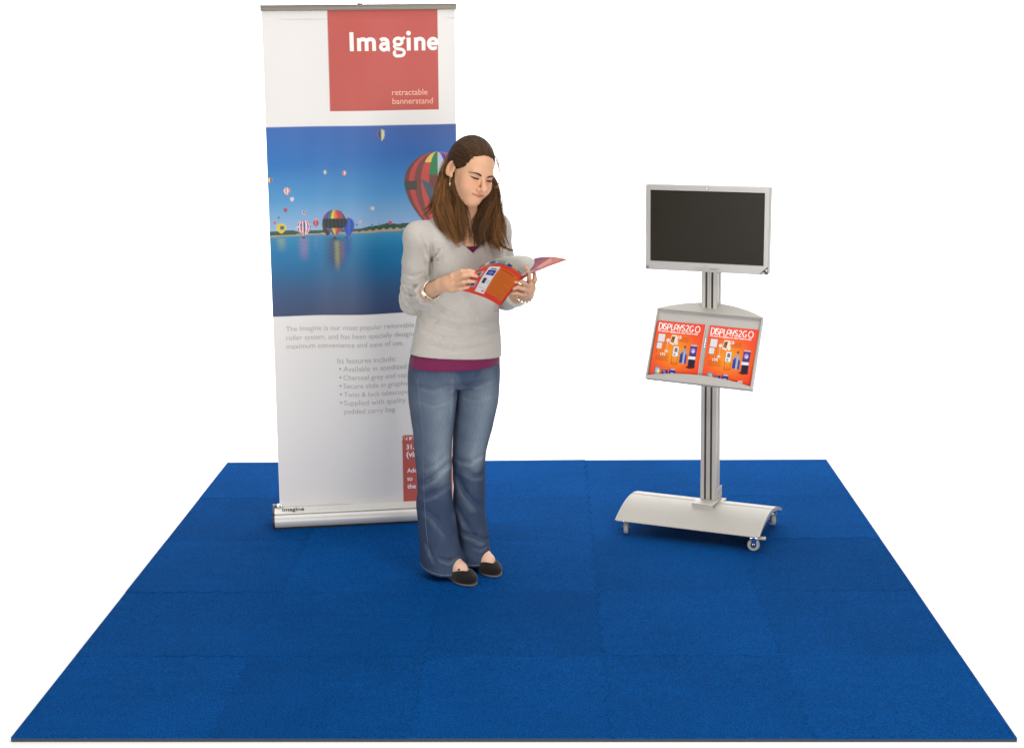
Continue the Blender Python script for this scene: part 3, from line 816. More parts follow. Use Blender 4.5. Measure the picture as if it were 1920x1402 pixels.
# ------------------------------------------------------------------ monitor
def monitor():
    x, y, z, th, ti, W, H, ro = MON
    d0 = np.array([math.cos(th), math.sin(th), 0]); n0 = np.array([math.sin(th), -math.cos(th), 0])
    up = np.array([0, 0, 1])*math.cos(ti)-n0*math.sin(ti); d, up = d0*math.cos(ro)+up*math.sin(ro), up*math.cos(ro)-d0*math.sin(ro)
    nn = np.cross(d, up); C = np.array([x, y, z]); M = frame(C, d, up, nn)
    root = empty('monitor', tuple(C-up*H/2-nn*.02), 'flat silver-framed monitor with a dark switched-off screen on top of the post', 'monitor')
    lx, rx, by, ty = -W/2+.0195, W/2-.0205, -H/2+.036, H/2-.0225
    bm = bmesh.new()
    def ring(o, i, zo, zi):
        vo = [bm.verts.new((a, b, zo)) for a, b in o]; vi = [bm.verts.new((a, b, zi)) for a, b in i]
        for k in range(len(o)): bm.faces.new((vo[k], vo[(k+1) % len(o)], vi[(k+1) % len(o)], vi[k]))
        return vo, vi
    def rr(x0, x1, y0, y1, r, n=5):
        q = []
        for cx, cy, a0 in ((x1-r, y1-r, 0), (x0+r, y1-r, 90), (x0+r, y0+r, 180), (x1-r, y0+r, 270)):
            for k in range(n+1): a = math.radians(a0+90*k/n); q.append((cx+r*math.cos(a), cy+r*math.sin(a)))
        return q
    o1 = rr(-W/2, W/2, -H/2, H/2, .007); o2 = rr(-W/2+.0022, W/2-.0022, -H/2+.0022, H/2-.0022, .006); i1 = rr(lx, rx, by, ty, .0012); i2 = rr(lx+.0015, rx-.0015, by+.0015, ty-.0015, .001)
    loops = [(o1, -.034), (o1, -.0025), (o2, 0), (i1, 0), (i2, -.004), (i2, -.008)]
    vl = [[bm.verts.new((a, b, zz)) for a, b in q] for q, zz in loops]
    for A, B in zip(vl, vl[1:]):
        for k in range(len(A)): bm.faces.new((A[k], A[(k+1) % len(A)], B[(k+1) % len(A)], B[k]))
    bm.faces.new(vl[0])
    bmesh.ops.transform(bm, matrix=Matrix(M.tolist()), verts=bm.verts[:])
    bez = autosmooth(link('bezel', bm_mesh('bezel', bm), M_BEZEL, root), 30)
    bm = bmesh.new(); add_box(bm, (lx+.0005, by+.0005, -.0075), (rx-.0005, ty-.0005, -.0045), M)
    link('screen', bm_mesh('screen', bm), M_SCREEN, root)
    bm = bmesh.new(); add_box(bm, (-.16, -.11, -.051), (.16, .11, -.0345), M, .012, 3); autosmooth(link('rear_housing', bm_mesh('rear_housing', bm), M_BEZEL, root))
    # small marks on the frame
    Mz = M.copy(); Mz[:3, 3] = C+up*(H/2-.0115)
    bm = bmesh.new(); add_lathe(bm, [(.0058, .0002), (.0058, .0010), (.0045, .0014)], Mz, 18); b1 = link('badge', bm_mesh('badge', bm), M_CHAR, bez)
    bm = bmesh.new(); add_lathe(bm, [(.0046, .0015), (.0043, .0019)], Mz, 16); add_box(bm, (-.0018, -.003, .0020), (-.0009, .003, .0022), Mz); add_box(bm, (.0009, -.003, .0020), (.0018, .003, .0022), Mz); link('badge_mark', bm_mesh('badge_mark', bm), M_ALU, bez)
    cy = -H/2+.013
    for b in (cy-.004, cy+.004): bm = bmesh.new(); add_box(bm, (-.052, b-.0007, .0003), (.056, b+.0007, .0012), M); link('button_groove', bm_mesh('button_groove', bm), M_BTN, bez)
    for q in (.018, .026, .034, .042): bm = bmesh.new(); add_box(bm, (q, cy-.0025, .0003), (q+.004, cy+.0025, .0018), M); link('button', bm_mesh('button', bm), M_BTN, bez)
    ink = Ink(); 
    for k in range(6): ink.stroke([(-.0085+k*.0032, -H/2+.0262), (-.0065+k*.0032, -H/2+.0262)], .0022)
    ink.build('model_mark', lambda a, b: C+a[:, None]*d+b[:, None]*up+nn*.0008, M_BTN, bez)
    bm = bmesh.new(); add_box(bm, (-W/2+.0015, -H/2+.0025, .0003), (-W/2+.015, -H/2+.0165, .0010), M); link('sticker', bm_mesh('sticker', bm), M_STICK, bez)
    bm = bmesh.new(); add_poly(bm, [(W/2-.036, -H/2+.004), (W/2-.003, -H/2+.004), (W/2-.003, -H/2+.034)], .0008, frame(C+nn*.0003, d, up, nn)); st = link('sticker', bm_mesh('sticker', bm), M_CHAR, bez)
    bm = bmesh.new()
    add_poly(bm, [(W/2-.030, -H/2+.0055), (W/2-.014, -H/2+.0055), (W/2-.016, -H/2+.010), (W/2-.026, -H/2+.0085)], .0004, frame(C+nn*.0012, d, up, nn))
    add_poly(bm, [(W/2-.013, -H/2+.018), (W/2-.005, -H/2+.026), (W/2-.0045, -H/2+.014)], .0004, frame(C+nn*.0012, d, up, nn)); link('sticker_print', bm_mesh('sticker_print', bm), M_WHITEPAPER, bez)
    bm = bmesh.new(); add_box(bm, (-.045, -.045, -.082), (.045, .045, -.0505), M, .004); autosmooth(link('wall_mount', bm_mesh('wall_mount', bm), M_CHAR, root))
MON = [.7745, 1.89, 1.3246, -.3749, -.0257, .5212, .3559, -.003]
M_BEZEL = mat('bezel_silver', (.44, .425, .41), .38, .35)
M_BTN = mat('button_grey', (.28, .27, .25), .5)
M_STICK = mat('sticker_grey', (.22, .18, .22), .4)
monitor()
# ------------------------------------------------------------------ signed-distance modelling for the standing figure
def vnorm(P): return np.sqrt(np.einsum('ij,ij->i', P, P))
class Prim:
    def __init__(self, f, lo, hi, op='u', k=.01): self.f, self.lo, self.hi, self.op, self.k = f, np.array(lo, float), np.array(hi, float), op, k
def cone(a, b, r1, r2, op='u', k=.01):
    a, b = np.array(a, float), np.array(b, float); ab = b-a; L2 = ab@ab+1e-12
    def f(P):
        t = np.clip((P-a)@ab/L2, 0, 1)
        return vnorm(P-a-t[:, None]*ab)-(r1+(r2-r1)*t)
    r = max(r1, r2); return Prim(f, np.minimum(a, b)-r, np.maximum(a, b)+r, op, k)
def chain(pts, rad, op='u', k=.004):
    return [cone(p, q, r, s, op, k) for p, q, r, s in zip(pts, pts[1:], rad, rad[1:])]
def ell(c, r, R=None, op='u', k=.01):
    c = np.array(c, float); r = np.array(r, float); R = np.eye(3) if R is None else np.asarray(R)
    def f(P):
        q = (P-c)@R
        k0 = vnorm(q/r); k1 = vnorm(q/(r*r)); return k0*(k0-1)/np.maximum(k1, 1e-9)
    m = r.max(); return Prim(f, c-m, c+m, op, k)
def capped(p, org, n, k=.006):
    f0 = p.f
    def f(P):
        d, e = f0(P), (P-org)@n; h = np.maximum(k-np.abs(d-e), 0)/k
        return np.maximum(d, e)+h*h*k*.25
    return Prim(f, p.lo, p.hi, p.op, p.k)
def loft(rows, psi, op='u', k=.01, kz=.004):
    """stack of ellipses: rows (z, cx, cy, a, b); a across the body, b front to back, turned by psi"""
    rows = np.array(sorted(rows), float)
    z = rows[:, 0]; zz = np.linspace(z[0], z[-1], 260)
    # smooth the table a little so the surface has no kinks
    tab = np.stack([np.interp(zz, z, rows[:, i]) for i in range(1, 5)], 1)
    ker = np.hanning(23); ker /= ker.sum()
    pad = np.pad(tab, ((11, 11), (0, 0)), mode='reflect', reflect_type='odd')
    tab = np.stack([np.convolve(pad[:, i], ker, 'valid') for i in range(4)], 1)
    c, s = math.cos(psi), math.sin(psi)
    def f(P):
        cx, cy, a, b = (np.interp(P[:, 2], zz, tab[:, i]) for i in range(4))
        dx, dy = P[:, 0]-cx, P[:, 1]-cy
        lx = -c*dx-s*dy; ly = s*dx-c*dy
        q = np.sqrt((lx/a)**2+(ly/b)**2)+1e-9; g = np.sqrt((lx/a**2)**2+(ly/b**2)**2)/q+1e-9
        d = np.maximum((q-1)/g, -np.minimum(a, b))
        e = np.maximum(P[:, 2]-z[-1], z[0]-P[:, 2])
        h = np.maximum(kz-np.abs(d-e), 0)/kz
        return np.maximum(d, e)+h*h*kz*.25
    m = rows[:, 3:5].max()
    return Prim(f, (rows[:, 1].min()-m, rows[:, 2].min()-m, z[0]), (rows[:, 1].max()+m, rows[:, 2].max()+m, z[-1]), op, k)
def combine(prims, P):
    d = np.full(len(P), 1.0)
    for p in prims:
        e = p.f(P); k = max(p.k, 1e-5)
        if p.op == 'u':
            h = np.maximum(k-np.abs(d-e), 0)/k; d = np.minimum(d, e)-h*h*k*.25
        else:
            e = -e; h = np.maximum(k-np.abs(d-e), 0)/k; d = np.maximum(d, e)+h*h*k*.25
    return d

def polygonise(prims, h, post=None, reach=.012):
    lo = np.min([p.lo for p in prims if p.op == 'u'], 0)-3*h; hi = np.max([p.hi for p in prims if p.op == 'u'], 0)+3*h
    B = 16; nb = np.ceil((hi-lo)/h/B).astype(int)+1; N = nb*B
    D = np.empty(N, np.float32)
    off = np.arange(B)*h; og = np.stack(np.meshgrid(off, off, off, indexing='ij'), -1).reshape(-1, 3)
    cen = np.stack(np.meshgrid(*[lo[i]+(np.arange(nb[i])+.5)*B*h for i in range(3)], indexing='ij'), -1).reshape(-1, 3)
    dc = combine(prims, cen)
    if post: dc = post(cen, dc)
    half = B*h*.5*1.733
    for bi, (c, d0) in enumerate(zip(cen, dc)):
        i, j, k = np.unravel_index(bi, nb); sl = (slice(i*B, i*B+B), slice(j*B, j*B+B), slice(k*B, k*B+B))
        if abs(d0) > half*1.7+reach: D[sl] = d0; continue
        act = [p for p in prims if np.linalg.norm(np.maximum(np.maximum(p.lo-c, c-p.hi), 0)) < half+p.k+reach]
        P = c-B*h*.5+og
        d = combine(act, P) if act else np.full(len(P), abs(d0))
        if post: d = post(P, d)
        D[sl] = d.reshape(B, B, B)
    S = D < 0
    cnt = sum(S[a:N[0]-1+a, b:N[1]-1+b, c:N[2]-1+c].astype(np.int8) for a in (0, 1) for b in (0, 1) for c in (0, 1))
    act = (cnt > 0) & (cnt < 8); I = np.argwhere(act)
    corners = [(a, b, c) for a in (0, 1) for b in (0, 1) for c in (0, 1)]
    val = np.stack([D[I[:, 0]+a, I[:, 1]+b, I[:, 2]+c] for a, b, c in corners], 1)
    acc = np.zeros((len(I), 3)); num = np.zeros(len(I))
    for x in range(8):
        for y in range(x+1, 8):
            if sum(abs(p-q) for p, q in zip(corners[x], corners[y])) != 1: continue
            va, vb = val[:, x], val[:, y]; cr = (va < 0) != (vb < 0)
            t = np.where(cr, va/np.where(cr, va-vb, 1), 0)
            pt = np.array(corners[x])+t[:, None]*(np.array(corners[y])-np.array(corners[x]))
            acc += np.where(cr[:, None], pt, 0); num += cr
    V = lo + (I+acc/num[:, None])*h
    idx = np.full(act.shape, -1, np.int32); idx[tuple(I.T)] = np.arange(len(I))
    F = []
    for ax in range(3):
        s0 = [slice(0, N[i]-1) for i in range(3)]; s1 = list(s0); s1[ax] = slice(1, N[ax])
        A_, B_ = S[tuple(s0)], S[tuple(s1)]
        E = np.argwhere(A_ != B_); u, v = [(1, 2), (2, 0), (0, 1)][ax]
        E = E[(E[:, u] > 0) & (E[:, v] > 0)]
        inside = A_[tuple(E.T)]
        def cell(du, dv): Q = E.copy(); Q[:, u] -= du; Q[:, v] -= dv; return idx[tuple(Q.T)]
        q = np.stack([cell(1, 1), cell(0, 1), cell(0, 0), cell(1, 0)], 1)
        F.append(np.where(inside[:, None], q, q[:, ::-1]))
    F = np.concatenate(F); F = F[(F >= 0).all(1)]
    return V, F

class Waves:
    """cheap smooth noise: a few sines in random directions"""
    def __init__(self, seed, freq, n=7, stretch=(1, 1, 1)):
        r = np.random.default_rng(seed); k = r.normal(size=(n, 3)); k /= np.linalg.norm(k, axis=1, keepdims=True)
        self.k = k*freq*r.uniform(.6, 1.5, (n, 1))*np.array(stretch); self.p = r.uniform(0, 6.28, n)
    def __call__(self, P): return np.sin(P@self.k.T+self.p).mean(1)*1.6

# ------------------------------------------------------------------ the standing figure
PSI = math.radians(31)                                # the body is turned this far from the camera
BR_ = np.array([-math.cos(PSI), -math.sin(PSI), 0]); BF_ = np.array([math.sin(PSI), -math.cos(PSI), 0])   # its right, its front
HY, HP, HR = math.radians(34), math.radians(11), math.radians(13)
def head_basis():
    F = np.array([math.sin(HY)*math.cos(HP), -math.cos(HY)*math.cos(HP), -math.sin(HP)]); R = np.array([-math.cos(HY), -math.sin(HY), 0])
    U = np.cross(R, F); c, s = math.cos(HR), math.sin(HR)
    return np.stack([R*c+U*s, F, U*c-R*s], 1)
HB = head_basis(); HC = np.array([-.1600, 1.380, 1.6090]); HS = 1.0
def hp(*q): return HC+HB@(np.array(q, float)*HS)
def hloc(P): return (P-HC)@HB/HS

def body_rows(rows, Y, psi=PSI, ratio=.72, grow=0.0):
    """(photo row, left, right) outlines -> ellipses of the stack"""
    out = []
    kk = math.sqrt(math.cos(psi)**2+(ratio*math.sin(psi))**2)
    for r in rows:
        py, xl, xr = r[:3]; rt = r[3] if len(r) > 3 else ratio; Yr = r[4] if len(r) > 4 else Y
        a, b = at(xl, py, Yr), at(xr, py, Yr); c = (a+b)/2
        kk = math.sqrt(math.cos(psi)**2+(rt*math.sin(psi))**2)
        A = np.linalg.norm(b-a)/2/kk+grow
        out.append((c[2], c[0], c[1], A, A*rt))
    return out

# joints
SHR, ELR, WRR = at(786, 444, 1.36), at(775, 563, 1.45), at(826, 535, 1.235)
SHL, ELL, WRL = at(930, 428, 1.51), at(948, 556, 1.58), at(988, 551, 1.290)
NECK0 = at(866, 408, 1.445)
ANR, ANL = np.array([-.285, 1.412, 0]), np.array([-.172, 1.517, 0])
TOR, TOL = np.array([-.168, 1.276, 0]), np.array([-.079, 1.372, 0])

def head_prims():
    H = HB; L = []
    E = lambda c, r, op='u', k=.012: L.append(ell(hp(*c), np.array(r)*HS, H, op, k))
    Cn = lambda a, b, r1, r2, op='u', k=.01: L.append(cone(hp(*a), hp(*b), r1*HS, r2*HS, op, k))
    E((0, -.014, .030), (.070, .090, .080)); E((0, .034, .034), (.058, .056, .056), k=.03)
    E((0, .022, -.032), (.053, .066, .074), k=.03)
    for s in (-1, 1):
        Cn((s*.040, .004, -.044), (s*.013, .060, -.096), .013, .014, k=.03)
        E((s*.035, .056, -.030), (.023, .024, .022), k=.035)                      # cheek
        E((s*.034, .061, -.050), (.016, .017, .016), k=.035)
    E((0, .066, -.093), (.017, .019, .016), k=.025)                               # chin
    E((0, .066, -.066), (.029, .025, .024), k=.022)                               # muzzle
    Cn((-.034, .080, .012), (.034, .080, .012), .0105, .0105, k=.02)              # brow
    for s in (-1, 1):
        E((s*.0310, .1010, -.0060), (.0175, .0145, .0095), 's', .014)
        E((s*.0310, .0770, -.0060), (.0150, .0130, .0105), 'u', .0035)             # lowered lid over the eye
        Cn((s*.019, .0905, -.010), (s*.044, .0830, -.0105), .0022, .0018, k=.004)   # fold under the lid
    Cn((0, .088, .003), (0, .1155, -.0385), .0070, .0092, k=.011)                 # nose
    E((0, .1155, -.0400), (.0102, .0105, .0090), k=.010)
    for s in (-1, 1):
        E((s*.0130, .0990, -.0435), (.0075, .0105, .0080), k=.006); E((s*.0068, .1050, -.0515), (.0038, .0060, .0034), 's', .003)
    # mouth, a closed smile
    M_ = [(-.0270, .0755, -.0660), (-.0150, .0870, -.0680), (0, .0915, -.0690), (.0150, .0870, -.0675), (.0280, .0745, -.0640)]
    for p, q in zip(M_, M_[1:]):
        Cn((p[0], p[1]-.002, p[2]+.0042), (q[0], q[1]-.002, q[2]+.0042), .0040, .0040, k=.005)
        Cn((p[0]*.85, p[1]-.002, p[2]-.0058), (q[0]*.85, q[1]-.002, q[2]-.0058), .0050, .0050, k=.005)
    for p, q in zip(M_, M_[1:]): Cn((p[0], p[1]+.0035, p[2]-.0004), (q[0], q[1]+.0035, q[2]-.0004), .0022, .0022, 's', .003)
    for s in (-1, 1): E((s*.0300, .0780, -.0640), (.0020, .003, .0025), 's', .008)
    # ears
    for s in (-1, 1):
        tilt = np.array([[math.cos(s*.42), -math.sin(s*.42), 0], [math.sin(s*.42), math.cos(s*.42), 0], [0, 0, 1]]) @ np.array([[1, 0, 0], [0, math.cos(.2), math.sin(.2)], [0, -math.sin(.2), math.cos(.2)]])
        L.append(ell(hp(s*.0805, -.014, -.004), (.0065, .0190, .0320), HB@tilt, 'u', .004))
        L.append(ell(hp(s*.0875, -.0095, .001), (.0075, .0115, .0215), HB@tilt, 's', .002))
        L.append(ell(hp(s*.0770, -.004, -.030), (.0050, .0075, .0075), HB, 'u', .005))
    return L

def hand(W, palm, fingers, rw=.021):
    L = []
    kn = [f[0] for f in fingers]
    for k in kn: L.append(cone(W, k, rw*.78, .0105, 'u', .016))
    L.append(cone(kn[0], kn[-2], .0105, .0100, 'u', .008))
    L.append(ell(palm, (.024, .024, .020), None, 'u', .018))
    for f in fingers: L += chain(f, f_rad[len(f)], 'u', .0035)
    return L
f_rad = {4: (.0094, .0086, .0078, .0066), 3: (.0100, .0090, .0072)}

# right hand: fingers over the outside of the cover, thumb on the inside
def A(x, y, Y): return at(x, y, Y)
HAND_R = [
    [A(849, 517, 1.185), A(866, 509, 1.160), A(880, 508, 1.152), A(892, 511, 1.150)],
    [A(850, 526, 1.178), A(869, 517, 1.146), A(883, 515, 1.142), A(894, 518, 1.144)],
    [A(850, 535, 1.180), A(868, 529, 1.150), A(879, 527, 1.146), A(889, 528, 1.150)],
    [A(849, 543, 1.190), A(862, 541, 1.170), A(871, 539, 1.166), A(878, 538, 1.168)],
    [A(836, 523, 1.225), A(858, 512, 1.222), A(880, 509, 1.205)]]
HAND_L = [
    [A(993, 529, 1.205), A(992, 517, 1.150), A(990, 508, 1.128), A(987, 501, 1.122)],
    [A(990, 537, 1.195), A(982, 530, 1.140), A(974, 526, 1.118), A(967, 529, 1.118)],
    [A(988, 545, 1.200), A(980, 541, 1.150), A(971, 538, 1.132), A(964, 541, 1.134)],
    [A(984, 552, 1.215), A(976, 551, 1.172), A(968, 549, 1.158), A(961, 550, 1.160)],
    [A(997, 537, 1.240), A(1003, 524, 1.215), A(1002, 513, 1.205)]]

TORSO = [(716, 766, 940, .70), (690, 764, 941, .70), (660, 768, 942, .70), (630, 774, 940, .70), (600, 781, 937, .70), (560, 791, 936, .70), (520, 798, 940, .68), (485, 800, 944, .68), (455, 804, 942, .62), (432, 806, 930, .56), (415, 824, 908, .6)]

def body_prims():
    L = []
    rows = body_rows([r for r in TORSO if 440 < r[0] < 670], 1.45, grow=-.030)
    L.append(loft(rows, PSI, k=.02))
    for s in (SHR, SHL): L.append(cone(NECK0-[0, 0, .035], s, .050, .048, 'u', .05))
    chest = NECK0+BF_*.055-[0, 0, .075]
    L.append(ell(chest, (.105, .055, .070), np.stack([BR_, BF_, [0, 0, 1]], 1), 'u', .05))
    # neck
    L.append(cone(NECK0-[0, 0, .02], hp(0, -.018, -.050), .054, .046, 'u', .03))
    L.append(cone(NECK0+BF_*.02, hp(0, .02, -.07), .032, .035, 'u', .03))
    # arms
    for S_, E_, W_ in ((SHR, ELR, WRR), (SHL, ELL, WRL)):
        L += [cone(S_, E_, .044, .036, 'u', .02), cone(E_, E_+(W_-E_)*.35, .036, .037, 'u', .01), cone(E_+(W_-E_)*.35, W_, .036, .0235, 'u', .01)]
    # legs and feet
    for hip, kn, an, to in ((at(812, 715, 1.43), at(814, 872, 1.425), ANR, TOR), (at(897, 715, 1.49), at(880, 872, 1.51), ANL, TOL)):
        a = an+[0, 0, T+.085]
        L += [cone(hip, kn, .062, .046, 'u', .02), cone(kn, a, .045, .032, 'u', .01)]
        dr = (to-an)/np.linalg.norm(to-an)
        L += [cone(a+[0, 0, -.005], an+dr*.085+[0, 0, T+.041], .034, .031, 'u', .02), cone(an+dr*.085+[0, 0, T+.041], to-dr*.045+[0, 0, T+.023], .031, .018, 'u', .01),
              cone(an-dr*.028+[0, 0, T+.034], a, .026, .03, 'u', .02)]
    L += head_prims()
    L += hand(WRR, A(841, 531, 1.205), HAND_R); L += hand(WRL, A(991, 542, 1.235), HAND_L)
    return L

def skin_colors(V):
    q = hloc(V); x, y, z = q.T
    base = lin((213, 166, 133)); C = np.tile(base, (len(V), 1))
    def mix(w, col): 
        nonlocal C
        w = np.clip(w, 0, 1)[:, None]; C = C*(1-w)+lin(col)*w
    head = (vnorm(q) < .16)
    g = lambda cx, cy, cz, r: np.exp(-(((np.abs(x)-cx)/r[0])**2+((y-cy)/r[1])**2+((z-cz)/r[2])**2))*head
    mix(.75*np.exp(-(((np.abs(x)-.0835)/.006)**2+((y+.011)/.009)**2+((z-.001)/.017)**2))*head, (176, 96, 66))               # inside of the ear
    mix(.38*g(.042, .07, -.030, (.022, .05, .018)), (226, 138, 118))               # cheeks
    mix(.40*g(0, .112, -.040, (.014, .02, .010)), (222, 140, 112))
    mix(.35*g(.0315, .09, .004, (.016, .02, .007)), (190, 130, 104))
    lipz = -.0690+.0038*(np.abs(x)/.028)**2
    lip = np.clip(1-np.abs(z-lipz)/.0085, 0, 1)*np.clip(1.15-(np.abs(x)/.0285)**4, 0, 1)*(y > .068)*head
    mix(np.clip(lip*2.0, 0, .6), (208, 128, 108))
    line = np.clip(1-np.abs(z-lipz)/.0022, 0, 1)*(np.abs(x) < .0285)*(y > .064)*head
    mix(line*.9, (120, 58, 46))
    mix(.5*g(.0068, .104, -.0505, (.004, .006, .004)), (130, 70, 56))
    # knuckles and fingertips a little pinker, hands a little paler than the face
    for H_ in (HAND_R, HAND_L):
        for f in H_: mix(.45*np.exp(-(vnorm(V-f[-1])/.012)**2), (226, 150, 130))
    foot = (V[:, 2] < .14); mix(foot*.6, (236, 196, 176))
    mix(.06*(Waves(3, 90)(V)), (206, 130, 104))
    return C

def curve_on_face(pts, n=14):
    """points (x, z) on the front of the head -> points on the skin"""
    pts = np.array(pts, float); t = np.linspace(0, len(pts)-1, n)
    x = np.interp(t, range(len(pts)), pts[:, 0]); z = np.interp(t, range(len(pts)), pts[:, 1]); y = np.full(n, .16)
    for _ in range(60):
        d = combine(HEADP, np.stack([hp(a, b, c) for a, b, c in zip(x, y, z)])); y = y-d*.8
    return np.stack([hp(a, b+.0004, c) for a, b, c in zip(x, y, z)])

def person():
    global HEADP
    x0 = (ANR+ANL)/2
    root = empty('person', (x0[0], x0[1], T), 'standing person in grey V-neck sweater and flared jeans reading an open orange catalogue', 'person')
    M_SKIN = mat('skin', attr=True, rough=.48, spec=.35, sss=.12, bump=(500, .05, .001))
    V, F = polygonise(body_prims(), .0028)
    body = link('body', mesh_np('body', V, F, True, skin_colors(V)), M_SKIN, root)
    HEADP = head_prims()
    # brows and lashes
    M_BROW = mat('brow_hair', tuple(lin((62, 40, 28))), .6)
    for s in (1, -1):
        P = curve_on_face([(s*.0130, .0050), (s*.021, .0085), (s*.033, .0115), (s*.044, .0110), (s*.053, .0070)])
        Vt, Ft = tube_np([P], [np.interp(np.linspace(0, 1, 14), [0, .15, .6, 1], [.0024, .0038, .0030, .0008])], 6)
        link('eyebrow', mesh_np('eyebrow', Vt, Ft), M_BROW, body)
        P = curve_on_face([(s*.0175, -.0085), (s*.024, -.0082), (s*.032, -.0080), (s*.040, -.0072), (s*.048, -.0050)])
        Vt, Ft = tube_np([P], [np.interp(np.linspace(0, 1, 14), [0, .2, .7, 1], [.0016, .0036, .0038, .0010])], 5)
        link('eyelashes', mesh_np('eyelashes', Vt, Ft), M_BROW, body)
    clothes(root)
    hair(root)
    jewellery(root)
def cut_plane(d, P, org, n, k=.004):
    """keep what lies behind the plane (org, n)"""
    e = (P-org)@n; h = np.maximum(k-np.abs(d-e), 0)/k
    return np.maximum(d, e)+h*h*k*.25

def near(f, P, d, w=.03):
    """add a displacement only where the surface can be"""
    m = np.abs(d) < w
    if m.any(): d = d.copy(); d[m] += f(P[m])
    return d

def fold_field(lines, Y):
    """cloth creases as soft grooves (and the ridges beside them) running along lines in the front plane"""
    segs = []
    for pts, amp, w in lines:
        Q = [at(px, py, Y)[[0, 2]] for px, py in pts]
        for i, (a, b) in enumerate(zip(Q, Q[1:])): segs.append((a, b, amp, w, i == 0, i == len(Q)-2))
    def f(P):
        X = P[:, [0, 2]]; out = np.zeros(len(P))
        lo, hi = X.min(0), X.max(0)
        for a, b, amp, w, first, last in segs:
            if (np.maximum(a, b) < lo-5*w).any() or (np.minimum(a, b) > hi+5*w).any(): continue
            ab = b-a; t = (X-a)@ab/(ab@ab); tc = np.clip(t, 0, 1)
            r = X-a-tc[:, None]*ab; s = (r[:, 0]*ab[1]-r[:, 1]*ab[0])/np.linalg.norm(ab)
            end = np.ones(len(P))
            if first: end = end*np.clip(tc*3, 0, 1)
            if last: end = end*np.clip((1-tc)*3, 0, 1)
            over = np.maximum(np.maximum(-t, t-1), 0)*np.linalg.norm(ab)
            out += amp*(np.exp(-(s/w)**2)-.55*np.exp(-((s-1.9*w)/(1.3*w))**2))*end*np.exp(-(over/w)**2)
        return out
    return f
SWEATER_FOLDS = [([(811, 452), (808, 490), (805, 528)], .0085, .0065), ([(806, 488), (816, 478), (826, 463)], .005, .005), ([(806, 490), (820, 487), (836, 480)], .003, .005), ([(786, 436), (796, 460), (804, 486)], .003, .006),
    ([(750, 536), (775, 540), (800, 530)], .0035, .0055), ([(752, 552), (770, 556), (795, 546)], .004, .0055), ([(754, 572), (770, 572), (788, 560)], .003, .005), ([(752, 516), (772, 520), (798, 512)], .0025, .006), ([(760, 585), (775, 588), (792, 584)], .0025, .004),
    ([(790, 590), (820, 602), (860, 612), (935, 615)], .0045, .0080), ([(812, 560), (830, 580), (862, 596)], .004, .008), ([(786, 618), (830, 632), (880, 637), (938, 634)], .0035, .0080), ([(800, 645), (850, 656), (930, 652)], .0025, .007), ([(905, 575), (925, 590), (938, 592)], .003, .006),
    ([(870, 575), (890, 600), (900, 640)], .002, .010), ([(940, 480), (935, 510), (925, 535)], .003, .007)]
JEANS_FOLDS = [([(782, 908), (808, 893), (848, 862)], .0065, .0090), ([(786, 930), (815, 918), (846, 905)], .004, .008), ([(790, 875), (815, 866), (842, 846)], .003, .007), ([(850, 868), (880, 872), (908, 858)], .0045, .007), ([(852, 893), (872, 930), (904, 966)], .0075, .0110), ([(868, 884), (888, 898), (908, 900)], .0045, .008),
    ([(852, 950), (872, 985), (888, 1010)], .004, .009), ([(862, 1003), (890, 1010), (917, 1026)], .0065, .0085), ([(820, 1032), (845, 1040), (864, 1036)], .0045, .006), ([(800, 1005), (812, 1030), (822, 1046)], .0035, .006), ([(795, 945), (820, 965), (850, 1000)], .004, .010),
    ([(782, 716), (815, 724), (852, 712)], .002, .005), ([(780, 742), (815, 752), (850, 744)], .0018, .005), ([(864, 716), (890, 726), (928, 714)], .002, .005), ([(862, 745), (890, 752), (925, 742)], .0018, .005), ([(858, 700), (856, 730), (853, 790)], .004, .006), ([(884, 1028), (900, 1034), (915, 1030)], .003, .005)]

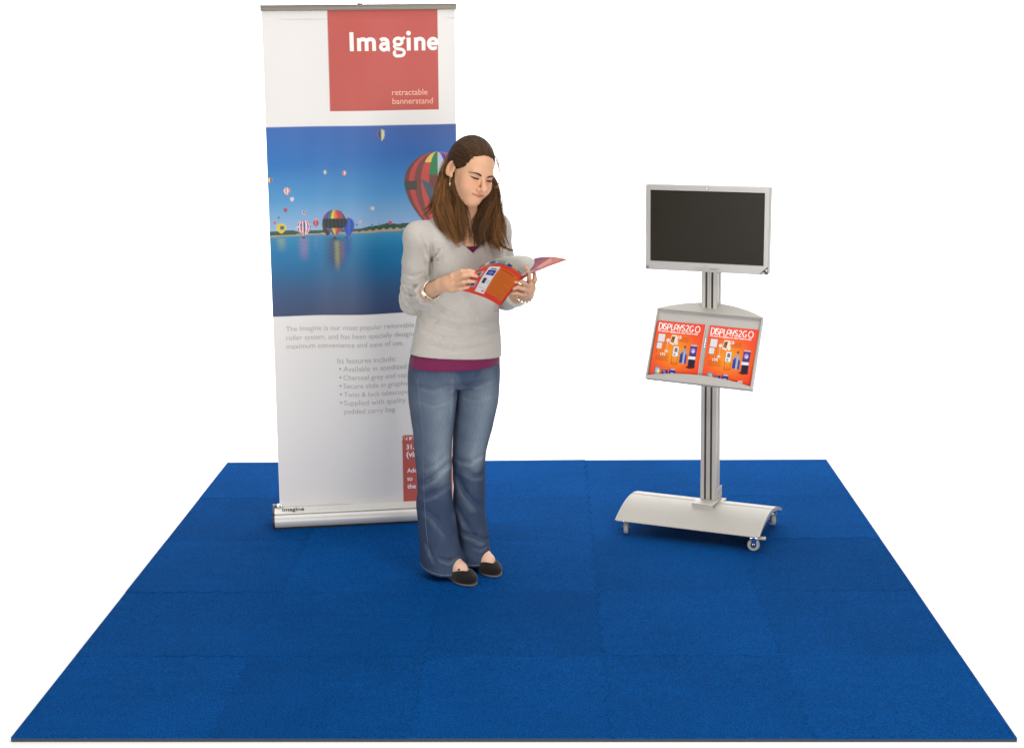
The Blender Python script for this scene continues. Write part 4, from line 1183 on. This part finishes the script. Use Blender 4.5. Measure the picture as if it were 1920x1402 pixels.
def clothes(root):
    swf, jef = fold_field(SWEATER_FOLDS, 1.33), fold_field(JEANS_FOLDS, 1.40)
    # ---- sweater
    cuffR = ELR+(WRR-ELR)*.52; cuffL = ELL+(WRL-ELL)*.55
    L = [loft(body_rows([r for r in TORSO if r[0] > 440 and r[0] < 700], 1.45, grow=-.002), PSI, k=.03)]
    for s in (SHR, SHL): L.append(cone(NECK0-[0, 0, .052], s, .062, .052, 'u', .05))
    Rb = np.stack([BR_, BF_, [0, 0, 1]], 1)
    bust = at(870, 505, 1.45)
    for s in (-1, 1): L.append(ell(bust+BR_*s*.075+BF_*.072, (.066, .055, .068), Rb, 'u', .05))
    L.append(ell(NECK0+BF_*.03-[0, 0, .09], (.150, .085, .085), Rb, 'u', .05))
    L.append(ell(NECK0-BF_*.03-[0, 0, .08], (.150, .08, .085), Rb, 'u', .05))
    for S_, E_, C_, w in ((SHR, ELR, cuffR, 1.0), (SHL, ELL, cuffL, .95)):
        L += [cone(S_, S_+(E_-S_)*.4, .054*w, .057*w, 'u', .030), cone(S_+(E_-S_)*.4, E_, .057*w, .052*w, 'u', .008), capped(cone(E_, C_+(C_-E_)*.15, .053*w, .047*w, 'u', .015), C_, (C_-E_)/np.linalg.norm(C_-E_))]
    n1, n2, n3 = Waves(11, 34, 8), Waves(12, 70, 8, (1, 1, 1.2)), Waves(13, 26, 6, (.45, .45, 1.6))
    hem0 = at(852, 675, 1.30); hn = np.array([.0, 0.0, -1.0])+BR_*.10+BF_*.02; hn /= np.linalg.norm(hn)
    vax = np.array([0, 0, 1.0]); apex = at(893, 476, 1.32)
    def disp(P):
        # soft folds, stronger low on the belly and on the sleeves
        el = np.exp(-(vnorm(P-ELR)/.09)**2)+np.exp(-(vnorm(P-ELL)/.09)**2)
        low = np.clip((1.12-P[:, 2])/.12, 0, 1)
        ax = (P-ELR)@((WRR-ELR)/np.linalg.norm(WRR-ELR))
        return 1.4*swf(P) + .0026*n1(P) + .0012*n2(P)*(.5+2*el) + .0036*n3(P)*low + .0042*el*np.sin(ax*150+(P[:, 2]-ELR[2])*60+2.5*n1(P))
    def post(P, d):
        d = near(disp, P, d); d = cut_plane(d, P, hem0, hn)
        # V neck
        q = P-apex; lx = np.abs(q@BR_); ly = q@BF_; z = q[:, 2]
        w = np.where(z < .03, z*1.15, .0345+(z-.03)*.62)
        v = np.maximum(lx-np.minimum(w, .092), -ly-.16)
        d = np.maximum(d, np.where(z > -.03, -np.maximum(v, -z), -1))
        return d
    M_KNIT = mat('grey_knit', tuple(lin((187, 182, 175))), .9, spec=.15, sheen=.15, bump=(420, .4, .002), vary=.13, vscale=260, stretch=(1, 1, 1.8))
    V, F = polygonise(L, .0040, post, .02)
    sw = link('sweater', mesh_np('sweater', V, F), M_KNIT, root); sw['label'] = 'light grey fine-knit V-neck sweater with pushed-up sleeves'
    # cuffs and neck edge as raised bands
    def band(name, pts, r, m, parent, sides=6):
        P = np.array(pts); Vt, Ft = tube_np([P], [np.full(len(P), r)], sides); return link(name, mesh_np(name, Vt, Ft), m, parent)
    # ---- undershirt: shows in the V and below the sweater hem
    rows = body_rows([r for r in TORSO if r[0] > 655], 1.45, grow=-.010)+body_rows([r for r in TORSO if 440 < r[0] < 655], 1.45, grow=-.024)
    L2 = [loft(rows, PSI, k=.02), ell(NECK0+BF_*.036-[0, 0, .10], (.125, .072, .08), Rb, 'u', .05)]
    for s in (-1, 1): L2.append(ell(bust+BR_*s*.075+BF_*.058, (.060, .048, .062), Rb, 'u', .05))
    top0 = at(890, 462, 1.33); bot0 = at(852, 698, 1.30); bn = np.array([0, 0, -1.0])+BR_*.03+BF_*.0; bn /= np.linalg.norm(bn)
    def post2(P, d):
        d = d+.0015*n1(P)
        d = cut_plane(d, P, top0, np.array([0, 0, 1.0])); return cut_plane(d, P, bot0, bn)
    M_MAR = mat('maroon_jersey', tuple(lin((116, 34, 76))), .75, spec=.2, sheen=.1, bump=(700, .2, .001), vary=.05, vscale=60)
    V, F = polygonise(L2, .0040, post2, .02)
    us = link('undershirt', mesh_np('undershirt', V, F), M_MAR, root); us['label'] = 'maroon undershirt showing at the neck and below the sweater hem'
    # ---- jeans
    RR = [(665, 772, 856), (700, 765, 860), (750, 767, 857), (800, 775, 849), (850, 780, 845), (885, 781, 846), (920, 783, 846), (960, 784, 849), (1000, 787, 858), (1040, 790, 866), (1085, 791, 872)]
    LL = [(665, 852, 930), (700, 852, 937), (750, 852, 934), (800, 851, 922), (850, 850, 909), (885, 849, 906), (920, 849, 908), (960, 851, 907), (1000, 857, 914), (1040, 861, 919), (1075, 862, 922)]
    rr = body_rows([(*r, 1.05, 1.425-.022*max(0, (r[0]-960)/100)) for r in RR], 1.425, grow=.003); ll = body_rows([(*r, 1.05, 1.505-.022*max(0, (r[0]-960)/100)) for r in LL], 1.505, grow=.003)
    L3 = [loft(rr, PSI, k=.01), loft(ll, PSI, k=.008), loft(body_rows([(722, 784, 922, .56), (705, 770, 934, .64), (680, 768, 938, .66), (640, 774, 938, .66)], 1.455, grow=-.006), PSI, k=.02)]
    m1, m2, m3 = Waves(21, 42, 8, (1, 1, .55)), Waves(22, 80, 8), Waves(23, 24, 6, (.5, .5, 1.5))
    zR = np.array([0, 0, -1.0])+BF_*-.16; zR /= np.linalg.norm(zR)
    hR = np.array([*ANR[:2], T+.034]); hL = np.array([*ANL[:2], T+.040])
    def disp3(P):
        knee = np.exp(-((P[:, 2]-.44)/.12)**2); low = np.clip((.45-P[:, 2])/.1, 0, 1)
        return jef(P)+.0016*m1(P)*(1+low)+.0010*m2(P)*(.4+low)+.0050*m3(P)*(knee+.6*low)
    def post3(P, d):
        d = near(disp3, P, d)
        isR = ((P[:, :2]-(ANR[:2]+ANL[:2])/2)@BR_[:2]) > 0
        d = np.where(P[:, 2] < .3, np.where(isR, cut_plane(d, P, hR, zR, .003), cut_plane(d, P, hL, zR, .003)), d)
        return d
    V, F = polygonise(L3, .0040, post3, .02)
    # wash: paler thighs and knees, darker shins; the fading is in the dye
    z = V[:, 2]; front = np.zeros(len(V))
    for rows_ in (rr, ll):
        t = np.array(sorted(rows_)); cx, cy, a = (np.interp(z, t[:, 0], t[:, i]) for i in (1, 2, 3))
        front = np.maximum(front, np.exp(-(((V[:, 0]-cx)*BR_[0]+(V[:, 1]-cy)*BR_[1])/(.55*a))**2)*(((V[:, 0]-cx)*BF_[0]+(V[:, 1]-cy)*BF_[1]) > 0)*(np.hypot(V[:, 0]-cx, V[:, 1]-cy) < a*1.4))
    fade = np.clip((z-.41+.035*m3(V)+.02*m1(V))/.10, 0, 1)*np.clip((.80-z)/.15+.55, 0, 1)*(.35+.65*front)+.45*np.exp(-((z-.48)/.05)**2)*front
    fade = np.clip(fade*.9+.10*m1(V)+.14*m3(V)*front+np.clip(-jef(V)*90, 0, .24)+.06*m2(V), 0, 1)[:, None]
    C = lin((58, 72, 97))*(1-fade)+lin((128, 141, 153))*fade
    M_DENIM = mat('denim', attr=True, rough=.85, spec=.2, bump=(600, .3, .0015), vary=.13, vscale=60, stretch=(4, 4, .5))
    je = link('jeans', mesh_np('jeans', V, F, True, C), M_DENIM, root); je['label'] = 'faded blue flared jeans'
    # seams and hem stitching follow the denim surface
    M_SEAM = mat('pale_stitching', tuple(lin((108, 122, 144))), .8)
    def on_jeans(P, toward):
        """slide points along a direction until they meet the cloth"""
        P = np.array(P, float)
        for _ in range(50): P = P+toward*(post3(P, combine(L3, P))*.8)[:, None]
        return P
    def seam(pts, Y, n=40, r=.0013, name='side_seam'):
        pts = np.array(pts, float); t = np.linspace(0, len(pts)-1, n)
        px, py = np.interp(t, range(len(pts)), pts[:, 0]), np.interp(t, range(len(pts)), pts[:, 1])
        P = np.stack([at(a, b, Y) for a, b in zip(px, py)]); P = on_jeans(P, np.array([0., 1, 0]))
        Vt, Ft = tube_np([P], [np.full(n, r)], 5); link(name, mesh_np(name, Vt, Ft), M_SEAM, je)
    seam([(778, 720), (783, 760), (788, 820), (788, 880), (790, 940), (794, 1000), (799, 1040), (803, 1054)], 1.25, n=90, r=.0009)
    for h0, cen, rws in ((hR, ANR, rr), (hL, ANL, ll)):
        t = np.array(sorted(rws)); c = np.array([np.interp(h0[2], t[:, 0], t[:, 1]), np.interp(h0[2], t[:, 0], t[:, 2]), 0]); ring = []
        for k in range(61):
            a = 2*math.pi*k/60; dr = np.array([math.cos(a), math.sin(a), 0]); P = c+dr*.16
            P[2] = h0[2]+(P-h0)@(BF_)*.16*0+.010
            P = P[None]
            for _ in range(40):
                e = ((P-h0)@zR); dd = post3(P, combine(L3, P)); P = P-dr*(dd*.7)[:, None]; P[:, 2] = h0[2]+.010+((P[:, :2]-h0[:2])@(-zR[:2]/zR[2]))
            ring.append(P[0])
        ring = np.array(ring)
        Vt, Ft = tube_np([ring], [np.full(61, .0011)], 5); link('hem_stitching', mesh_np('hem_stitching', Vt, Ft), M_SEAM, je)
    # ---- shoes
    M_SHOE = mat('black_suede', tuple(lin((24, 19, 18))), .85, spec=.2, sheen=.2, bump=(500, .3, .0015), vary=.15, vscale=90)
    M_SOLE = mat('shoe_sole', tuple(lin((110, 100, 94))), .7)
    for an, to in ((ANR, TOR), (ANL, TOL)):
        dr = (to-an)/np.linalg.norm(to-an); sd = np.array([dr[1], -dr[0], 0]); ln = np.linalg.norm(to-an)
        Rs = np.stack([dr, sd, [0, 0, 1]], 1); Z = lambda f, s, z: an+dr*f+sd*s+np.array([0, 0, T+z])
        S_ = [ell(Z(ln-.060, 0, .022), (.060, .039, .026), Rs, 'u', .02), ell(Z(-.030, 0, .026), (.038, .030, .032), Rs, 'u', .02), cone(Z(-.02, 0, .022), Z(ln-.07, 0, .022), .029, .033, 'u', .03),
              ell(Z(.045, 0, .062), (.092, .0350, .046), Rs, 's', .004)]
        def post4(P, d): return cut_plane(d, P, Z(0, 0, .006), np.array([0, 0, -1.0]), .002)
        V, F = polygonise(S_, .0026, post4, .01)
        sh = link('shoe', mesh_np('shoe', V, F), M_SHOE, root)
        S2 = [ell(Z(ln-.060, 0, .020), (.0615, .0395, .06), Rs, 'u', .02), ell(Z(-.030, 0, .02), (.039, .031, .06), Rs, 'u', .02), cone(Z(-.02, 0, .020), Z(ln-.07, 0, .02), .029, .033, 'u', .03)]
        def post5(P, d):
            d = cut_plane(d, P, Z(0, 0, .0075), np.array([0, 0, 1.0]), .001); return cut_plane(d, P, Z(0, 0, .0005), np.array([0, 0, -1.0]), .001)
        V, F = polygonise(S2, .0026, post5, .01); link('sole', mesh_np('sole', V, F), M_SOLE, sh)
        B_ = [ell(Z(ln-.075, q*.013, .053), (.007, .013, .0055), Rs, 'u', .003) for q in (-1, 1)]+[ell(Z(ln-.075, 0, .054), (.005, .005, .006), Rs, 'u', .002)]
        B_ += [cone(Z(ln-.073, q*.002, .053), Z(ln-.050, q*.012, .046), .003, .0022, 'u', .002) for q in (-1, 1)]
        V, F = polygonise(B_, .0018, None, .01); link('bow', mesh_np('bow', V, F), M_SHOE, sh)

# ------------------------------------------------------------------ hair
def hair(root):
    rg = np.random.default_rng(5)
    M_HAIR = mat('brown_hair', attr=True, rough=.45, spec=.22)
    c0, r0 = np.array([0, -.016, .032]), np.array([.0805, .1010, .0970])
    # under-layer: a cap over the skull, cut at the hair line, and a mass behind the neck
    L = [ell(hp(*c0), r0*.965, HB, 'u', .01), ell(hp(0, -.062, -.03), (.066, .045, .075), HB, 'u', .03)]
    L += chain([hp(0, -.062, -.05), at(872, 385, 1.475), at(868, 408, 1.50)], [.058, .060, .045], 'u', .03)
    w1 = Waves(31, 120, 8)
    def keep(q):
        x, y, z = q.T; ax = np.abs(x)
        hl = np.interp(ax, [0, .02, .042, .062, .075, .1], [.067, .062, .045, .030, .012, -.02])                  # height of the hair line at the front
        front = np.minimum(z-hl-(.085-y)*-.28, 1)                                       # slopes down towards the ear
        back = -.022-y
        return np.maximum(front, back)                                                   # > 0 where hair grows
    def post(P, d):
        q = hloc(P); return np.maximum(d+.0012*w1(P), -keep(q)*.8)
    V, F = polygonise(L, .0032, post, .012)
    cols = lin((40, 27, 18))*(1+.25*w1(V)[:, None])
    cap = mesh_np('hair', V, F, True, np.clip(cols, 0, 1))
    h = link('hair', cap, M_HAIR, root); h['label'] = 'long brown hair, half pinned back, falling over both shoulders'
    paths, rads, col = [], [], []
    dark, light = lin((34, 22, 14)), lin((164, 114, 66))
    def emit(P, r, tint):
        n = 16; t = np.linspace(0, 1, len(P)); tt = np.linspace(0, 1, n)
        P = np.stack([np.interp(tt, t, P[:, i]) for i in range(3)], 1)
        paths.append(P); rads.append(r*np.interp(tt, [0, .1, .7, 1], [.5, 1, .9, .25])); col.append(np.repeat((dark*(1-tint)+light*tint)[None], n, 0))
    # strands combed back over the skull to the clip
    K = np.array([0, -.112, .045])
    line = np.array([(-1, -.081, .004, .004), (-.8, -.067, .046, .016), (-.55, -.047, .069, .035), (-.3, -.029, .080, .055), (0, 0, .085, .069), (.3, .029, .080, .055), (.55, .047, .069, .035), (.8, .067, .046, .016), (1, .081, .004, .004)])
    for i in range(2200):
        s = rg.uniform(-1, 1); st = np.array([np.interp(s, line[:, 0], line[:, j]) for j in (1, 2, 3)])
        st = st+np.array([0, -1, .6])*abs(rg.normal(0, .018))*(rg.random() < .6)
        a = (st-c0)/r0; a /= np.linalg.norm(a); b = (K+np.array([rg.normal(0, .012), 0, rg.normal(0, .012)])-c0)/r0; b /= np.linalg.norm(b)
        if abs(s) > .7: b = np.array([np.sign(s)*.35, -.90, .12]); b /= np.linalg.norm(b)
        om = math.acos(np.clip(a@b, -1, 1)); t = np.linspace(0, rg.uniform(.8, 1), 16)
        D_ = (np.sin((1-t)*om)[:, None]*a+np.sin(t*om)[:, None]*b)/math.sin(om)
        lift = 1.0+.012*rg.random()+.020*np.sin(t*math.pi)*(1-abs(s))+.007*np.sin(s*31+t*2+np.sin(s*9))+.006*np.sin(s*67-t*3)-.03*(1-np.clip(t*9, 0, 1))
        q = c0+D_*r0*lift[:, None]
        emit(np.stack([hp(*v) for v in q]), rg.uniform(.0006, .0013), np.clip(rg.beta(1.2, 5)+.16*np.sin(s*31+1)+.10*np.sin(s*67), 0, 1)*.42)
    # falling hair: guides in space, strands scattered across each lock
    def lock(pts, wid, n, tint, seed, wave=.004, flat=.55, r=(.0004, .0009)):
        P = np.array([at(*p) for p in pts]); t0 = np.linspace(0, 1, len(P)); tt = np.linspace(0, 1, 26)
        Pd = np.stack([np.interp(tt, t0, P[:, i]) for i in range(3)], 1)
        ker = np.hanning(9)[1:-1]; ker /= ker.sum()
        Pp = np.pad(Pd, ((3, 3), (0, 0)), mode='reflect', reflect_type='odd'); Pd = np.stack([np.convolve(Pp[:, i], ker, 'valid') for i in range(3)], 1)
        wd = np.interp(tt, np.linspace(0, 1, len(wid)), wid)
        tg = np.gradient(Pd, axis=0); tg /= np.linalg.norm(tg, axis=1, keepdims=True)
        vw = Pd-CAM; vw /= np.linalg.norm(vw, axis=1, keepdims=True)
        sx = np.cross(tg, vw); sx /= np.linalg.norm(sx, axis=1, keepdims=True); sy = np.cross(sx, tg)
        N = int(n*2.4); per = 26; groups = max(1, N//per)
        for g_ in range(groups):
            u0 = rg.uniform(-1, 1); v0 = rg.uniform(-1, 1)*math.sqrt(max(0, 1-u0*u0)); f = rg.uniform(1.4, 3.4); p = rg.uniform(0, 6.28); amp = wave*rg.uniform(.4, 1.7)
            ln = 1-.34*rg.random()**1.3; drift = rg.normal(0, .006); gt = np.clip(tint+rg.normal(0, .17), .02, .95)
            sp = min(.006, wd.max()*.3)*rg.uniform(.6, 1.2)
            for i in range(min(per, N)):
                a_, b_ = rg.normal(0, 1), rg.normal(0, 1); e = np.clip(ln-.10*rg.random(), .3, 1); k = max(8, int(26*e))
                tight = sp*(1-.55*(tt/e).clip(0, 1)**2)
                w = amp*np.sin(tt*f*math.pi+p+.25*a_)*np.clip(tt*1.6, 0, 1)
                fly = (rg.random() < .05)*rg.normal(0, .012)*tt**2
                Q = Pd+sx*(u0*wd+w+a_*tight+(drift+fly)*tt**2)[:, None]+sy*(v0*wd*flat+.5*w+b_*tight*.7)[:, None]
                emit(Q[:k], rg.uniform(*r), np.clip(gt+rg.normal(0, .09)+.10*tt[k-1], 0, 1))
    # image-left side, in front of the shoulder
    lock([(850, 290, 1.400), (839, 318, 1.378), (833, 346, 1.375), (829, 374, 1.375), (831, 398, 1.362), (841, 420, 1.332), (855, 444, 1.300), (867, 470, 1.285)], [.008, .016, .020, .028, .034, .032, .024, .008], 460, .50, 0, .008)
    lock([(850, 330, 1.372), (845, 356, 1.372), (846, 384, 1.365), (854, 410, 1.340), (863, 436, 1.310), (869, 466, 1.288)], [.008, .016, .022, .022, .018, .008], 260, .42, 1, .008)
    lock([(842, 325, 1.39), (829, 350, 1.39), (815, 378, 1.395), (803, 396, 1.395), (786, 406, 1.395)], [.010, .015, .016, .012, .006], 70, .40, 2)
    lock([(836, 360, 1.385), (824, 385, 1.385), (822, 408, 1.370), (836, 425, 1.345), (850, 455, 1.30)], [.012, .016, .014, .012, .008], 90, .52, 3, .006)
    lock([(851, 318, 1.376), (851, 336, 1.352), (856, 358, 1.340), (862, 382, 1.338), (867, 408, 1.328), (870, 440, 1.303), (872, 462, 1.29)], [.006, .012, .015, .016, .016, .013, .006], 300, .36, 11, .007)
    lock([(846, 300, 1.385), (840, 315, 1.372), (838, 330, 1.370), (842, 352, 1.37)], [.008, .010, .012, .012], 120, .25, 13, .002)
    # image-right side
    lock([(898, 330, 1.50), (908, 358, 1.48), (907, 384, 1.450), (904, 410, 1.40), (904, 440, 1.34)], [.014, .020, .022, .022, .016], 200, .10, 12)
    lock([(905, 318, 1.50), (921, 345, 1.48), (925, 364, 1.455), (921, 385, 1.425), (912, 408, 1.390), (905, 432, 1.350), (906, 452, 1.325), (914, 470, 1.315)], [.010, .012, .015, .020, .026, .032, .030, .014], 420, .22, 4, .010)
    lock([(908, 320, 1.50), (924, 346, 1.475), (930, 368, 1.455), (931, 392, 1.430), (931, 415, 1.400), (930, 440, 1.372), (938, 458, 1.358), (956, 477, 1.350)], [.008, .008, .010, .014, .018, .020, .018, .010], 260, .36, 5, .011)
    lock([(920, 385, 1.42), (908, 405, 1.385), (901, 428, 1.345), (898, 450, 1.315), (902, 468, 1.305)], [.014, .018, .018, .016, .008], 200, .18, 6, .008)
    lock([(926, 400, 1.42), (923, 430, 1.37), (928, 455, 1.345), (938, 480, 1.335)], [.016, .018, .016, .008], 160, .46, 7, .011)
    lock([(932, 430, 1.38), (936, 450, 1.362), (948, 466, 1.352), (966, 474, 1.350)], [.008, .010, .008, .004], 40, .5, 14, .004)
    # loose wisps
    lock([(930, 300, 1.39), (936, 318, 1.385), (938, 332, 1.38), (934, 346, 1.375), (929, 354, 1.37), (926, 342, 1.37)], [.001, .001, .003, .003, .002, .001], 9, .5, 8, .001, r=(.0004, .0007))
    lock([(925, 290, 1.40), (933, 302, 1.40), (935, 314, 1.40), (931, 325, 1.41)], [.002, .003, .003, .002], 14, .25, 9, .001)
    paths, rads, colr = np.array(paths), np.array(rads), np.array(col)
    Vt, Ft = tube_np(paths, rads, 4)
    o = link('hair_strands', mesh_np('hair_strands', Vt, Ft, True, np.repeat(colr.reshape(-1, 3), 4, 0)), M_HAIR, h); o['kind'] = 'stuff'

# ------------------------------------------------------------------ bracelets and earring
def jewellery(root):
    M_GOLD = mat('brushed_silver', (.80, .72, .56), .24, 1.0)
    def cuff(name, C, ax, r, w, th, tilt=(0, 0, 0)):
        ax = ax/np.linalg.norm(ax); e = np.cross(ax, [0, 0, 1]); e /= np.linalg.norm(e); f = np.cross(ax, e)
        bm = bmesh.new()
        add_lathe(bm, [(r, -w), (r+th, -w*.9), (r+th*1.25, 0), (r+th, w*.9), (r, w), (r-.0005, 0)], frame(C, e, f, ax), 36)
        # open the ends of the lathe: a bracelet is a ring
        for fc in [fc for fc in bm.faces if len(fc.verts) > 4]: bm.faces.remove(fc)
        o = link(name, bm_mesh(name, bm), M_GOLD, root); autosmooth(o, 50); return o
    b = cuff('bracelet', ELR+(WRR-ELR)*.66, WRR-ELR, .0335, .0145, .0022); b['label'] = 'wide plain metal bracelet'
    b = cuff('bracelet', WRL+(ELL-WRL)*.10, WRL-ELL, .0300, .003, .002); b['label'] = 'narrow bracelet of round links'
    bm = bmesh.new()
    ax = (WRL-ELL)/np.linalg.norm(WRL-ELL); e = np.cross(ax, [0, 0, 1]); e /= np.linalg.norm(e); f = np.cross(ax, e)
    for k in range(14):
        a = 2*math.pi*k/14; c = WRL+(ELL-WRL)*.10+(e*math.cos(a)+f*math.sin(a))*.0325
        add_lathe(bm, [(.0005, -.005), (.004, -.0035), (.0052, 0), (.004, .0035), (.0005, .005)], frame(c, e, f, ax), 10)
    o = link('links', bm_mesh('links', bm, True), M_GOLD, b); o['kind'] = 'stuff'
    bm = bmesh.new(); c = hp(.081, -.003, -.037)
    add_lathe(bm, [(.0005, 0), (.0008, -.006), (.0008, -.010), (.0022, -.016), (.0032, -.023), (.0028, -.0255), (.0012, -.027), (.0018, -.030), (.0005, -.032)], frame(c, (1, 0, 0), (0, 1, 0), (0, 0, 1)), 12)
    link('earring', bm_mesh('earring', bm, True), M_GOLD, root)

person()

# ------------------------------------------------------------------ the open catalogue in the hands
def thin_paper():
    m = mat('thin_paper', attr=True, rough=.5, spec=.2); N, L = m.node_tree.nodes, m.node_tree.links
    t = N.new('ShaderNodeBsdfTranslucent'); t.inputs[0].default_value = (.84, .84, .81, 1); x = N.new('ShaderNodeMixShader'); x.inputs[0].default_value = .45
    out = [n for n in N if n.type == 'OUTPUT_MATERIAL'][0]
    L.new(N['Principled BSDF'].outputs[0], x.inputs[1]); L.new(t.outputs[0], x.inputs[2]); L.new(x.outputs[0], out.inputs['Surface'])
    return m
M_THIN = thin_paper()
M_MATTE = mat('matte_print', attr=True, rough=.6, spec=.12)
def bezier_rows(rows, u, v):
    """rows: list of 3D polylines (same length) for v = 0..1; smooth in both directions"""
    G = np.array(rows, float); m, n, _ = G.shape
    def basis(t, k):
        from math import comb
        return np.stack([comb(k-1, i)*t**i*(1-t)**(k-1-i) for i in range(k)], 1)
    return np.einsum('pi,pj,ijk->pk', basis(v, m), basis(u, n), G)

def catalogue():
    sp_b, sp_t = A(937, 574, 1.235), A(979, 518, 1.085)
    root = empty('catalogue', tuple((sp_b+sp_t)/2), 'open orange catalogue held in both hands by the standing person', 'catalogue')
    # back cover: u from the free edge to the spine, v from the bottom to the top edge
    cov = [[A(867, 545, 1.255), A(886, 550, 1.235), A(915, 557, 1.225), sp_b], [A(880, 520, 1.170), A(905, 505, 1.13), A(935, 515, 1.125), (sp_b+sp_t)/2], [A(893, 509, 1.130), A(921, 487, 1.075), A(957, 493, 1.065), sp_t]]
    def art(u, v):
        x, y = u*.212, v*.272; p = Paint(x, y, (226, 66, 40), .002)
        p.rect(.118, .204, .035, .240, (214, 108, 26)); 
        p.rect(.126, .185, .222, .229, (130, 40, 14), .9)
        for k in range(13): p.rect(.126, .196-.024*(k % 4 == 3), .05+k*.0128, .0525+k*.0128, (140, 56, 14), .75)
        p.rect(.068, .116, .018, .245, (232, 228, 226)); p.rect(.076, .112, .155, .205, (40, 46, 120)); p.disc(.094, .178, .012, .014, (110, 120, 200)); p.rect(.082, .108, .212, .222, (60, 60, 66)); p.rect(.078, .094, .085, .128, (54, 56, 74)); p.rect(.098, .112, .095, .098, (150, 146, 144)); p.rect(.098, .112, .110, .113, (150, 146, 144)); p.rect(.074, .11, .05, .053, (170, 166, 164)); p.disc(.104, .034, .007, .005, (226, 80, 60))
        p.rect(.024, .060, .140, .195, (190, 180, 172)); p.rect(.03, .05, .150, .185, (90, 90, 96)); p.rect(.024, .056, .045, .105, (170, 168, 180)); p.rect(.03, .05, .055, .09, (60, 64, 90)); p.rect(.012, .07, .250, .256, (240, 160, 140), .8); p.rect(.012, .10, .236, .241, (240, 160, 140), .6)
        return p.c*.95
    def thick(name, rows, colors, m, nu=60, nv=60, th=.0007, flip=1, par=root):
        fn = lambda u, v: bezier_rows(rows, u, v)
        V, F, u, v = sheet_np(fn, nu, nv); C = colors(u, v)
        du = bezier_rows(rows, np.clip(u+.01, 0, 1), v)-bezier_rows(rows, np.clip(u-.01, 0, 1), v); dv = bezier_rows(rows, u, np.clip(v+.01, 0, 1))-bezier_rows(rows, u, np.clip(v-.01, 0, 1))
        n = np.cross(du, dv); n /= np.linalg.norm(n, axis=1, keepdims=True)+1e-12
        return V, F, n, C
    V, F, n, C = thick('c', cov, art, None, 110, 130)
    s = np.sign((n@(CAM-V.mean(0))).mean()); n = n*s                              # n points outwards, to the viewer
    inner = np.tile(lin((222, 218, 212)), (len(V), 1))
    Vc = np.concatenate([V, V-n*.0008]); Fc = np.concatenate([F, F[:, ::-1]+len(V)]); Cc = np.concatenate([C, inner])
    link('back_cover', mesh_np('back_cover', Vc, Fc, True, Cc), M_COVER, root)
    # a block of pages just inside the cover, standing a little proud of its top edge
    def edge_art(u, v):
        p = Paint(u, v, (214, 210, 206), .03)
        for x0, x1, c in ((.05, .2, (206, 120, 90)), (.3, .42, (90, 100, 130)), (.45, .62, (150, 150, 160)), (.66, .76, (60, 80, 130)), (.8, .86, (220, 190, 70)), (.88, .97, (90, 140, 100))): p.rect(x0, x1, .90, 1.1, c)
        return p.c
    pg = [[a-np.array([0, -.006, 0]) for a in cov[0]], [a+np.array([0, .008, .004]) for a in cov[1]], [a+np.array([0, .006, .013]) for a in cov[2]]]; pg[2][3] = sp_t+[0, .004, .002]; pg[2][0] = cov[2][0]+[0, .008, .003]
    V, F, n, C = thick('p', pg, edge_art, None, 60, 60)
    link('page_block', mesh_np('page_block', np.concatenate([V, V+[0, .003, .0015]]), np.concatenate([F, F[:, ::-1]+len(V)]), True, np.concatenate([C, C])), M_COVER, root)
    # a lifted page arching over towards the spine
    white = lambda u, v: Paint(u, v, (234, 234, 228), .02).c
    lp = [[A(880, 540, 1.29), A(905, 545, 1.27), A(930, 560, 1.26), sp_b+[0, .012, .004]], [A(890, 515, 1.215), A(930, 470, 1.20), A(985, 480, 1.18), (sp_b+sp_t)/2+[0, .012, .006]], [A(893, 506, 1.150), A(938, 467, 1.13), A(1050, 470, 1.12), sp_t+[0, .008, .003]]]
    V, F, n, C = thick('l', lp, white, None, 40, 40)
    link('page', mesh_np('page', np.concatenate([V, V-n*.0003]), np.concatenate([F, F[:, ::-1]+len(V)]), True, np.concatenate([C, C])), M_THIN, root)
    # the other half: spine to the far edge
    def fart(u, v):
        p = Paint(u, v, (196, 74, 62), .03)
        p.rect(.35, 1.1, -.1, 1.1, (150, 80, 92), .5); p.rect(.62, .98, .55, .95, (196, 120, 110), .8); p.rect(.80, 1.0, .1, .4, (110, 84, 124), .7); p.rect(.45, .58, .2, .8, (214, 150, 140), .7)
        p.rect(.66, .94, .62, .66, (236, 210, 206), .7); p.rect(.66, .88, .74, .77, (236, 210, 206), .7); p.rect(.5, .75, .30, .34, (90, 60, 84), .6)
        p.rect(.05, .3, .1, .9, (204, 84, 44)); p.rect(.55, .75, .3, .5, (100, 90, 130), .7)
        return p.c
    fr = [[sp_b, A(950, 545, 1.30), A(985, 505, 1.36), A(1003, 484, 1.40)], [(sp_b+sp_t)/2, A(975, 520, 1.24), A(1005, 500, 1.29), A(1030, 478, 1.33)], [sp_t, A(992, 515, 1.15), A(1012, 503, 1.19), A(1063, 486, 1.22)]]
    V, F, n, C = thick('f', fr, fart, None, 70, 70)
    sgn = np.sign((n@(CAM-V.mean(0))).mean())
    link('front_cover', mesh_np('front_cover', np.concatenate([V, V-n*sgn*.0025]), np.concatenate([F, F[:, ::-1]+len(V)]), True, np.concatenate([C, C])), M_MATTE, root)
catalogue()
